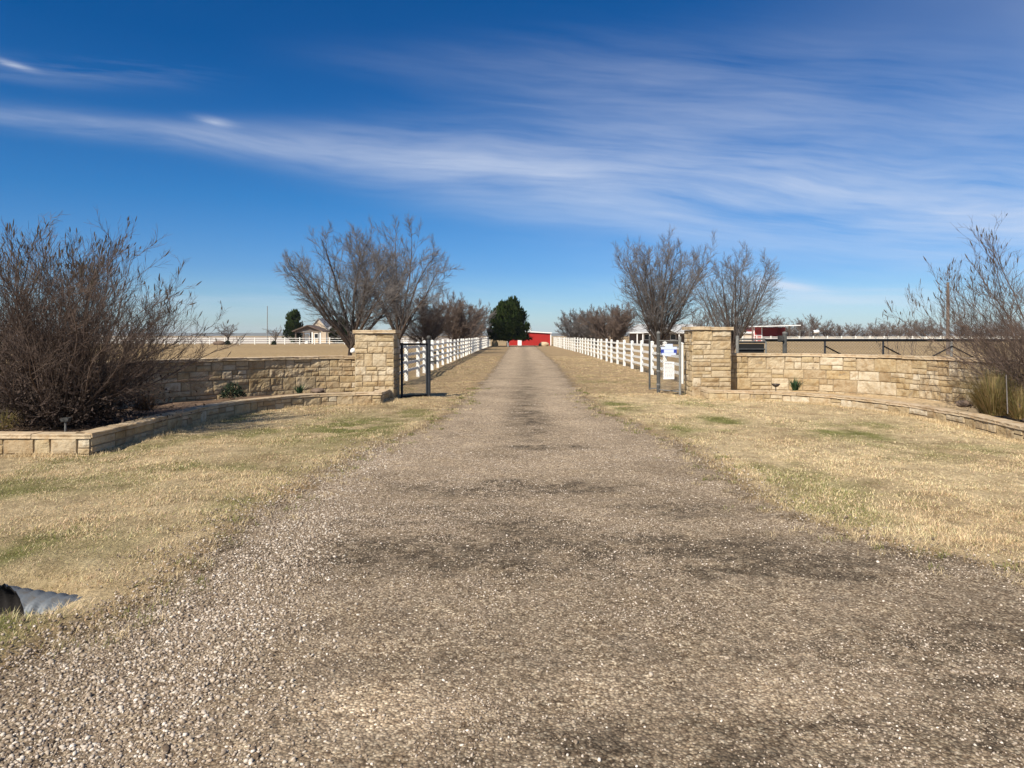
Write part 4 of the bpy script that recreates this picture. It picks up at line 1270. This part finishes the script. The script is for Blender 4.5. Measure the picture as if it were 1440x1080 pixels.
MB().tube([(X(745.5, 116), by0 + 0.6, zl - 0.05), (X(745.5, 116), by0 + 0.6, zl + 0.6)], 0.13, 10).build('vent_pipe', M_WHITE, t_)

t_ = thing('white_marker', 'short white post under the big evergreen by the barn', 'post', (X(714.3, 103), 103, 0))
MB().tube([(X(714.3, 103), 103, -0.1), (X(714.3, 103), 103, 0.55)], 0.09, 10).build('post', M_WHITE, t_)
th_ = np.linspace(0.1, math.pi - 0.1, 7)
MB().tube([(X(714.3, 103) - 0.08, 103, 0.68 - 0.13 * math.cos(k)) for k in th_], 0.11 * np.sin(th_), 10).build('knob', M_WHITE, t_)


def gable(mb, x0, x1, y0, y1, ze, zp, t=0.12, axis='y', over=0.3):
    """pitched roof shell, ridge along axis"""
    if axis == 'y':
        xm = (x0 + x1) / 2
        prof_ = [(x0 - over, ze), (xm, zp), (x1 + over, ze), (x1 + over, ze - t), (xm, zp - t), (x0 - over, ze - t)]
        V = np.array([[(x, y, z) for x, z in prof_] for y in (y0 - over, y1 + over)])
    else:
        ym = (y0 + y1) / 2
        prof_ = [(y0 - over, ze), (ym, zp), (y1 + over, ze), (y1 + over, ze - t), (ym, zp - t), (y0 - over, ze - t)]
        V = np.array([[(x, y, z) for y, z in prof_] for x in (x0 - over, x1 + over)])
    f = [(i, (i + 1) % 6, 6 + (i + 1) % 6, 6 + i) for i in range(6)]
    mb.add(V.reshape(-1, 3), f, [(0, 1, 4, 5), (1, 2, 3, 4), (6, 11, 10, 7), (7, 10, 9, 8)])


# open pavilion and cream house, far left
YP = 142
t_ = thing('open_pavilion', 'open gabled pavilion with brown roof by the far left fence', 'pavilion', (X(430, YP), YP, 0))
px0, px1 = X(415, YP), X(451, YP)
r_ = MB(); gable(r_, px0, px1, YP, YP + 5, 2.55, 3.75, 0.2, 'y', 0.5); r_.build('roof', M_BROWNROOF, t_)
g_ = MB(); g_.add([(px0, YP + 0.1, 2.5), (px1, YP + 0.1, 2.5), ((px0 + px1) / 2, YP + 0.1, 3.5)], [(0, 1, 2)]); g_.box(px0, px1, YP, YP + 0.2, 2.2, 2.45); g_.build('gable', M_POLE, t_)
for x in (px0 + 0.1, px0 + 1.7, px1 - 1.7, px1 - 0.1):
    for y in (YP + 0.1, YP + 4.9):
        MB().box(x - 0.12, x + 0.12, y - 0.12, y + 0.12, -0.1, 2.3).build('post', M_WHITE if abs(x - px1) < 2 else M_POLE, t_)
MB().box(X(424, YP), X(429.5, YP), YP + 1.5, YP + 2.2, 0, 1.9).build('white_cabinet', M_WHITE, t_)
YH = 152
t_ = thing('cream_house', 'cream house with steep gable partly hidden behind the pavilion and tallest left tree', 'house', (X(452, YH), YH, 0))
hx0, hx1 = X(436, YH), X(487, YH)
w_ = MB().box(hx0, hx1, YH, YH + 8, -0.1, 2.9)
w_.add([(hx0, YH, 2.9), (hx0 + 3.6, YH, 2.9), (hx0 + 1.8, YH, 5.2), (hx0, YH + 8, 2.9), (hx0 + 3.6, YH + 8, 2.9), (hx0 + 1.8, YH + 8, 5.2)], [(0, 1, 2), (3, 5, 4)])
w_.build('wall', M_CREAM, t_)
r_ = MB(); gable(r_, hx0, hx0 + 3.6, YH, YH + 8, 2.95, 5.35, 0.15, 'y', 0.25); gable(r_, hx0 + 3.9, hx1, YH, YH + 8, 2.95, 4.2, 0.15, 'x', 0.25); r_.build('roof', M_ROOF, t_)
for xx in (hx0 + 0.9, hx0 + 4.4, hx0 + 6.0):
    wn = MB().box(xx, xx + 0.9, YH - 0.04, YH - 0.005, 0.9, 2.1).build('window', M_WHITE, t_)
    MB().box(xx + 0.1, xx + 0.8, YH - 0.06, YH - 0.042, 1.0, 2.0).build('pane', M_DARKIN, wn)

# grey-roofed house behind the right fence
YG = 128
t_ = thing('grey_roof_house', 'low house with pale grey roof and porch posts behind the tallest right tree', 'house', (X(945, YG), YG, 0))
a0, a1 = X(890, YG), X(1012, YG)
MB().box(a0 + 0.6, a1 - 0.4, YG + 1.6, YG + 8, -0.1, 2.05).build('wall', M_POLE, t_)
r_ = MB()
r_.add([(a0 - 0.6, YG - 0.2, 2.15), (a1 + 0.4, YG - 0.2, 2.15), (a1 + 0.4, YG + 9, 2.15), (a0 - 0.6, YG + 9, 2.15), (a0 + 1.6, YG + 4.4, 3.75), (a1 - 2.4, YG + 4.4, 3.75)],
       [(0, 1, 5, 4), (2, 3, 4, 5), (3, 2, 1, 0)], [(1, 2, 5), (3, 0, 4)])
r_.build('roof', M_ROOF, t_)
MB().box(a0 - 0.62, a1 + 0.42, YG - 0.26, YG - 0.205, 2.02, 2.2).build('fascia', M_WHITE, t_)
r_ = MB(); gable(r_, a0 + 3.2, a0 + 7.2, YG - 1.2, YG + 4, 2.12, 3.2, 0.1, 'y', 0.3); r_.build('porch_roof', M_ROOF, t_)
for px_ in (896, 904, 914, 932, 955, 978):
    MB().box(X(px_, YG) - 0.09, X(px_, YG) + 0.09, YG - 0.1, YG + 0.08, -0.1, 2.1).build('post', M_WHITE, t_)
for px_ in (908, 925, 945, 968):
    wn = MB().box(X(px_, YG), X(px_, YG) + 1.1, YG + 1.55, YG + 1.59, 0.8, 1.9).build('window', M_WHITE, t_)
    MB().box(X(px_, YG) + 0.1, X(px_, YG) + 1.0, YG + 1.52, YG + 1.548, 0.9, 1.8).build('pane', M_DARKIN, wn)

# red open-fronted shed beyond the far right fence
YS = 206
t_ = thing('red_shed', 'red open-fronted shed with white roof beyond the far right fence', 'shed', (X(1090, YS), YS, 0))
s0, s1, sm = X(1060, YS), X(1107, YS), X(1071.5, YS)
w_ = MB(); w_.box(s0, sm, YS, YS + 7, -0.1, 4.05); w_.box(sm, s1, YS + 6.6, YS + 7, -0.1, 4.05); w_.box(s1 - 0.15, s1, YS + 1.5, YS + 7, -0.1, 4.05); w_.build('wall', M_RED, t_)
r_ = MB()
e0, e1 = s0 - 0.5, X(1122, YS)
r_.add([(e0, YS - 2.2, 4.1), (e1, YS - 2.2, 4.45), (e1, YS + 7.5, 4.45), (e0, YS + 7.5, 4.1), (e0, YS - 2.2, 4.35), (e1, YS - 2.2, 4.7), (e1, YS + 7.5, 4.7), (e0, YS + 7.5, 4.35)],
       [(0, 3, 2, 1), (4, 5, 6, 7), (0, 1, 5, 4), (1, 2, 6, 5), (2, 3, 7, 6), (3, 0, 4, 7)])
r_.build('roof', M_WHITE, t_)
tr_ = MB()
for x in (s0 - 0.02, sm - 0.18):
    tr_.box(x, x + 0.25, YS - 0.06, YS - 0.003, -0.1, 4.05)
tr_.box(s0 + 0.23, sm - 0.18, YS - 0.06, YS - 0.003, 1.6, 1.8); tr_.build('trim', M_WHITE, t_)
for x in (s1, X(1120, YS)):
    MB().box(x - 0.12, x + 0.12, YS - 1.9, YS - 1.66, -0.1, 4.3).build('post', M_BARK, t_)
t_ = thing('white_hut', 'small white flat-roofed hut just left of the red open-fronted shed', 'hut', (X(1053, 203), 203, 0))
MB().box(X(1048, 203), X(1058, 203), 203, 206, -0.1, 2.2).build('wall', M_CREAM, t_)
MB().box(X(1047, 203), X(1059, 203), 202.6, 206.4, 2.2, 2.75).build('roof', M_WHITE, t_)

t_ = thing('metal_frame', 'grey goal-like metal frame beyond the far right fence', 'frame', (X(1132, 210), 210, 0))
f_ = MB(); xa, xb = X(1125, 210), X(1138, 210)
f_.tube([(xa, 210, -0.1), (xa, 210, 3.2), (xb, 210, 3.2), (xb, 210, -0.1)], 0.16, 6); f_.build('frame', M_GALV, t_)
t_ = thing('water_tank', 'white tank on a stand right of the grey metal frame', 'tank', (X(1148, 212), 212, 0))
xa = X(1148, 212)
MB().tube([(xa - 0.8, 212, 2.75), (xa - 0.75, 212, 2.75), (xa + 0.75, 212, 2.75), (xa + 0.8, 212, 2.75)], [0.3, 0.5, 0.5, 0.3], 16).build('tank', M_WHITE, t_, True)
st_ = MB()
for dx_ in (-0.5, 0.5): st_.box(xa + dx_ - 0.08, xa + dx_ + 0.08, 211.9, 212.1, -0.1, 2.3)
st_.build('stand', M_GALV, t_)


def pole(name, label, px_, Y, top_py, r_, extra=True):
    x = X(px_, Y); h = EYE - (top_py - 472) * Y / F
    t_ = thing(name, label, 'pole', (x, Y, 0))
    MB().tube([(x, Y, -0.2), (x, Y, h)], [r_, r_ * 0.75], 10).build('pole', M_POLE if extra else M_GALV, t_, True)
    MB().tube([(x, Y, h), (x, Y, h + 0.06), (x, Y, h + 0.1)], [r_ * 0.85, r_ * 0.8, 0.01], 10).build('cap', M_GALV, t_, True)


pole('utility_pole', 'tall dark wooden utility pole seen through the right shrub', 1333, 60, 398, 0.15)
pole('utility_pole', 'short dark wooden pole beside the red open-fronted shed', 1058, 150, 434, 0.16)
pole('antenna_mast', 'thin grey mast standing beyond the far left fence', 376, 138, 431, 0.09, False)

# ------------------------------------------------------------------ loose gravel (nobody could count it)
ico = []
ph_ = (1 + 5 ** 0.5) / 2
for a in (-1, 1):
    for b in (-ph_, ph_):
        ico += [(0, a, b), (a, b, 0), (b, 0, a)]
ico = np.array(ico) / math.sqrt(1 + ph_ ** 2)
ico_f = []
for i in range(12):
    for j in range(i + 1, 12):
        for k in range(j + 1, 12):
            if max(np.linalg.norm(ico[i] - ico[j]), np.linalg.norm(ico[j] - ico[k]), np.linalg.norm(ico[i] - ico[k])) < 1.06:
                n_ = np.cross(ico[j] - ico[i], ico[k] - ico[i])
                ico_f.append((i, j, k) if np.dot(n_, ico[i]) > 0 else (i, k, j))
ico_f = np.array(ico_f)

rng = np.random.default_rng(200)


def pebbles(x, y, size):
    n = len(x)
    sc = size[:, None] * np.stack((rng.uniform(0.75, 1.35, n), rng.uniform(0.65, 1.0, n), rng.uniform(0.45, 0.8, n)), -1)
    V = ico[None] * (1 + rng.uniform(-0.22, 0.22, (n, 12, 1))) * sc[:, None, :]
    a = rng.uniform(0, 6.28, n); tl = rng.normal(0, 0.35, n)
    c1_, s1_ = np.cos(tl)[:, None], np.sin(tl)[:, None]
    V = np.stack((V[..., 0] * c1_ + V[..., 2] * s1_, V[..., 1], -V[..., 0] * s1_ + V[..., 2] * c1_), -1)
    ca, sa = np.cos(a)[:, None], np.sin(a)[:, None]
    V = np.stack((V[..., 0] * ca - V[..., 1] * sa, V[..., 0] * sa + V[..., 1] * ca, V[..., 2]), -1)
    z = ground_z(x, y) + 0.010 + size * rng.uniform(-0.1, 0.35, n)
    return V + np.stack((x, y, z), -1)[:, None, :]


def windrow(x, y):
    """heap of loose stone along the left edge, running out over the corner"""
    c_ = np.interp(y, [2.4, 3.3, 4.3, 5.4, 6.8, 9.3, 11.5], [-1.7, -1.75, -1.75, -1.78, -1.85, -1.95, -1.85])
    s_ = np.interp(y, [2.4, 3.3, 4.3, 6.8, 9.3, 11.5], [0.75, 0.55, 0.42, 0.30, 0.24, 0.18])
    amp = np.interp(y, [2.4, 5, 9, 12], [1.0, 1.0, 0.8, 0.0])
    return amp * np.exp(-((x - c_) / s_) ** 2)


allV = []; WHITE = []
for (y0_, y1_, dens, smin, smax) in ((2.45, 4.2, 6000, 0.0032, 0.0078), (4.2, 6.5, 4200, 0.0036, 0.0082), (6.5, 10, 2200, 0.0042, 0.0088), (10, 17, 700, 0.005, 0.0095)):
    xa, xb = max(-0.78 * y1_, -4.2), min(0.76 * y1_, 5.2)
    n = int((xb - xa) * (y1_ - y0_) * dens)
    x = rng.uniform(xa, xb, n); y = rng.uniform(y0_, y1_, n)
    w_in = np.minimum(x - edge_l(y), edge_r(y) - x) + (fbm(x * 3, y * 3, 3, 91) - 0.5) * 0.5
    pr_ = smooth(w_in, -0.35, 0.12) * (0.16 + 0.85 * smooth(fbm(x * 1.3, y * 1.7, 4, 92), 0.40, 0.68)) * (0.6 + 0.4 * smooth(-x, -0.5, 1.0)) + windrow(x, y) * 0.85
    ok = (rng.random(n) < pr_) & (np.abs((x - 0) / y) < 0.80)
    x, y = x[ok], y[ok]
    sz_ = smin + (smax - smin) * rng.random(len(x)) ** 2.0
    allV.append(pebbles(x, y, sz_))
    # bigger stones of the windrow
    n = int((y1_ - y0_) * 2.4 * dens * 0.55)
    x = rng.uniform(-3.0, -0.6, n); y = rng.uniform(y0_, y1_, n)
    ok = (rng.random(n) < windrow(x, y) * 0.75) & (np.abs(x / y) < 0.80)
    x, y = x[ok], y[ok]
    wsel = rng.random(len(x)) < 0.24
    WHITE.append(pebbles(x[wsel], y[wsel], rng.uniform(0.0055, 0.0125, wsel.sum())))
    x, y = x[~wsel], y[~wsel]
    allV.append(pebbles(x, y, rng.uniform(0.005, 0.0128, len(x)) * (1 + 0.3 * (rng.random(len(x)) < 0.06))))
# strays of larger stone over the whole drive, and a short line of white stones on the right
n = 1000
x = rng.uniform(-2.4, 4.2, n); y = rng.uniform(2.5, 11, n)
ok = (x > edge_l(y)) & (x < edge_r(y))
allV.append(pebbles(x[ok], y[ok], rng.uniform(0.007, 0.013, ok.sum())))
n = 2600                                                # strays kicked out into the grass
y = rng.uniform(3.2, 11, n); sd = rng.random(n) < 0.6
x = np.where(sd, edge_l(y) - np.abs(rng.normal(0, 0.30, n)), edge_r(y) + np.abs(rng.normal(0, 0.28, n)))
ok = (np.abs(x / y) < 0.8) & ~((np.abs(y - CUL[1]) < 0.3) & (x < -2.55))
allV.append(pebbles(x[ok], y[ok], rng.uniform(0.005, 0.012, ok.sum())) + np.array((0, 0, 0.004)))
tq = rng.uniform(0, 1, 90)
allV.append(pebbles(1.15 + 1.25 * tq, 3.28 + 0.10 * np.sin(tq * 3) + rng.normal(0, 0.012, 90), rng.uniform(0.005, 0.012, 90)))
mb = MB()
for grp, mi_ in ((allV, 0), (WHITE, 1)):
    PV = np.concatenate(grp); n = len(PV)
    mb.add(PV.reshape(-1, 3), (ico_f[None] + (np.arange(n) * 12)[:, None, None]).reshape(-1, 3), mat=mi_)
o = mb.build('gravel', [M_PEBBLE, M_PALEPEBBLE], None, True)
kind(o, 'stuff', 'loose pebbles scattered over the driveway and heaped along its left edge', 'gravel')

# ------------------------------------------------------------------ dry grass
rng = np.random.default_rng(300)
lw_line = Path(LPd).P; rw_line = Path(RPd).P


def inside_planter(x, y):
    """true inside the planters' footprint (no lawn there)"""
    res = np.zeros(len(x), bool)
    for poly in (np.vstack((LPd, [(-4.05, 18.1)], LW[::-1], [(-10.2, 9.57)])), np.vstack((RPd, [(10.6, 10.8)], RW[::-1], [(5.0, 19)]))):
        x0, y0 = poly[:, 0], poly[:, 1]; x1, y1 = np.roll(x0, -1), np.roll(y0, -1)
        inn = np.zeros(len(x), bool)
        for a, b, c_, d_ in zip(x0[::3], y0[::3], np.roll(x0[::3], -1), np.roll(y0[::3], -1)):
            cond = ((b > y) != (d_ > y))
            xi = (c_ - a) * (y - b) / (d_ - b + 1e-12) + a
            inn ^= cond & (x < xi)
        res |= inn
    return res


GV, GC = [], []
for (y0_, y1_, xl, xr, dens, L0, L1, wd, tag_) in (
        (2.9, 5.5, -4.4, -1.7, 13000, 0.02, 0.055, 0.0030, 0), (5.5, 8.5, -6.4, -1.7, 9500, 0.02, 0.055, 0.0042, 0), (8.5, 12, -6.4, -1.6, 6000, 0.02, 0.05, 0.0055, 0), (12, 18.5, -6.4, -1.5, 3600, 0.02, 0.048, 0.0075, 0),
        (4.0, 6.5, 2.0, 5.0, 12000, 0.02, 0.06, 0.0034, 1), (6.5, 9.5, 1.7, 7.0, 7500, 0.02, 0.055, 0.0046, 1), (9.5, 13, 1.6, 8.2, 4300, 0.02, 0.05, 0.006, 1), (13, 19.5, 1.5, 8.2, 2700, 0.02, 0.048, 0.008, 1),
        (10, 30, -0.6, 0.9, 1500, 0.015, 0.04, 0.008, 2), (18.5, 30, -4.2, -1.1, 1900, 0.02, 0.05, 0.010, 2), (18.5, 30, 1.5, 5.6, 1900, 0.02, 0.05, 0.010, 2), (30, 55, -4.4, -1.0, 600, 0.025, 0.06, 0.018, 2), (30, 55, 1.6, 5.6, 600, 0.025, 0.06, 0.018, 2)):
    n = int((xr - xl) * (y1_ - y0_) * dens)
    x = rng.uniform(xl, xr, n); y = rng.uniform(y0_, y1_, n)
    out = -np.minimum(x - edge_l(y), edge_r(y) - x)
    pr_ = smooth(out + (fbm(x * 2.5, y * 2.5, 3, 95) - 0.5) * 0.7, -0.10, 0.55)
    cx_ = (edge_l(y) + edge_r(y)) / 2
    pr_ = np.maximum(pr_, 0.16 * np.exp(-((x - cx_ - 0.05) / 0.32) ** 2) * smooth(y, 8.5, 11) * smooth(fbm(x * 2, y * 1.2, 3, 99), 0.45, 0.65))
    thin = smooth(fbm(x * 1.6, y * 1.6, 3, 96), 0.3, 0.55) * 0.7 + 0.3
    thin = thin * (0.35 + 0.65 * smooth(fbm(x * 8, y * 8, 2, 94), 0.32, 0.52))
    hole = np.exp(-(((x - (CUL[0] - 0.05)) / 0.34) ** 2 + ((y - CUL[1]) / 0.26) ** 2) ** 2) + ((x > CUL[0] - 0.1) & (x < CUL[0] + 0.68) & (np.abs(y - CUL[1] - 0.03) < 0.145 - 0.12 * (x - CUL[0] - 0.1)))
    ok = (rng.random(n) < pr_ * thin * np.clip(1 - hole, 0, 1)) & (np.abs(x / y) < 0.80)
    x, y = x[ok], y[ok]
    k_ = ~inside_planter(x, y)
    x, y = x[k_], y[k_]
    n = len(x)
    g_, b_ = lawn_mix(x, y)
    c_ = lawn_color(x, y)
    pick = rng.random(n)
    isg = pick < g_ * 0.75 + 0.03
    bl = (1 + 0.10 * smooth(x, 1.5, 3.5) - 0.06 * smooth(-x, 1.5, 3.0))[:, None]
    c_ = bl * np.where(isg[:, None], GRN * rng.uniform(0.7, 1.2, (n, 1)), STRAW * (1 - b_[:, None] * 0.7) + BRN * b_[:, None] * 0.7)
    c_ = c_ * rng.uniform(0.62, 1.3, (n, 1)) * (1 + rng.normal(0, 0.05, (n, 3)))
    hgt_ = 0.6 + 0.8 * smooth(fbm(x * 1.2, y * 1.2, 3, 97), 0.4, 0.75) + 0.5 * smooth(fbm(x * 6, y * 6, 2, 93), 0.6, 0.8)
    tuft = np.exp(-(((x - 2.95) / 0.35) ** 2 + ((y - 5.55) / 0.12) ** 2))
    L = rng.uniform(L0, L1, n) * 0.9 * hgt_ * (1 + 1.4 * tuft)
    le = rng.uniform(0.55, 1.53, n)
    z = ground_z(x, y) - 0.004
    az_ = rng.uniform(0, 6.28, n)
    V = blades(rng, np.stack((x, y, z), -1), az_, le, np.minimum(le + rng.uniform(0.1, 0.6, n), 1.62), L, wd * rng.uniform(0.7, 1.3, n))
    GV.append(V); GC.append(np.repeat(c_, 5, axis=0))
# tufts creeping over the ragged edges of the gravel
nt = 520
ty = 3.6 + 18 * rng.random(nt) ** 1.6
side = rng.random(nt) < 0.5
tx = np.where(side, edge_l(ty) + rng.normal(-0.02, 0.20, nt), edge_r(ty) - rng.normal(-0.02, 0.20, nt))
okt = (np.abs(tx / ty) < 0.8) & ~((tx < -2.4) & (ty < 5.2))
tx, ty = tx[okt], ty[okt]
k_ = rng.integers(14, 46, len(tx))
bi = np.repeat(np.arange(len(tx)), k_)
rr_ = rng.uniform(0.02, 0.07, len(tx))[bi]
bx = tx[bi] + rng.normal(0, 1, len(bi)) * rr_; by = ty[bi] + rng.normal(0, 1, len(bi)) * rr_
tc_ = np.where((rng.random(len(tx)) < 0.3)[:, None], GRN * 0.85, STRAW * rng.uniform(0.6, 1.0, (len(tx), 1)))[bi] * rng.uniform(0.7, 1.2, (len(bi), 1))
le = rng.uniform(0.2, 1.3, len(bi))
GV.append(blades(rng, np.stack((bx, by, ground_z(bx, by) + 0.004), -1), rng.uniform(0, 6.28, len(bi)), le, np.minimum(le + 0.4, 1.6), rng.uniform(0.02, 0.075, len(bi)), 0.0022 + 0.0004 * by))
GC.append(np.repeat(tc_, 5, axis=0))
# taller fringe along the foot of the planters
for P, nb in ((LPd, 9000), (RPd, 9000)):
    path = Path(P)
    s = rng.uniform(0, path.L, nb)
    b_ = path.at(s, 0.05 + np.abs(rng.normal(0, 0.09, nb)), 0.0)
    b_[:, 2] = ground_z(b_[:, 0], b_[:, 1]) - 0.01
    clump_ = smooth(fbm(s * 2.2, s * 0 + 1, 3, 98), 0.4, 0.7)
    L = rng.uniform(0.02, 0.06, nb) * (0.8 + 1.1 * clump_)
    le = rng.uniform(0.0, 0.9, nb)
    V = blades(rng, b_, rng.uniform(0, 6.28, nb), le, le + 0.5, L, np.full(nb, 0.006))
    GV.append(V); GC.append(np.repeat(STRAW * rng.uniform(0.65, 1.2, (nb, 1)), 5, axis=0))
GVc = np.concatenate(GV); GCc = np.clip(np.concatenate(GC), 0.01, 0.9)
mb = MB(); add_blades(mb, GVc)
o = mb.build('grass', M_GRASS, None, False, GCc)
kind(o, 'stuff', 'short dry straw-coloured lawn grass with green patches', 'grass')
print('blades', len(GVc), 'pebbles', len(PV))

# ------------------------------------------------------------------ the air
mh, th_ = new_mat('haze_air')
vol = th_.n('ShaderNodeVolumePrincipled', {}, Color=(0.80, 0.88, 1.0), Density=0.00010)
th_.n('ShaderNodeOutputMaterial', {}, Volume=vol)
o = MB().box(-5300, 5300, -40, 5300, -1.6, 60).build('haze', mh)
kind(o, 'stuff', 'thin pale air between the camera and the hills', 'haze')
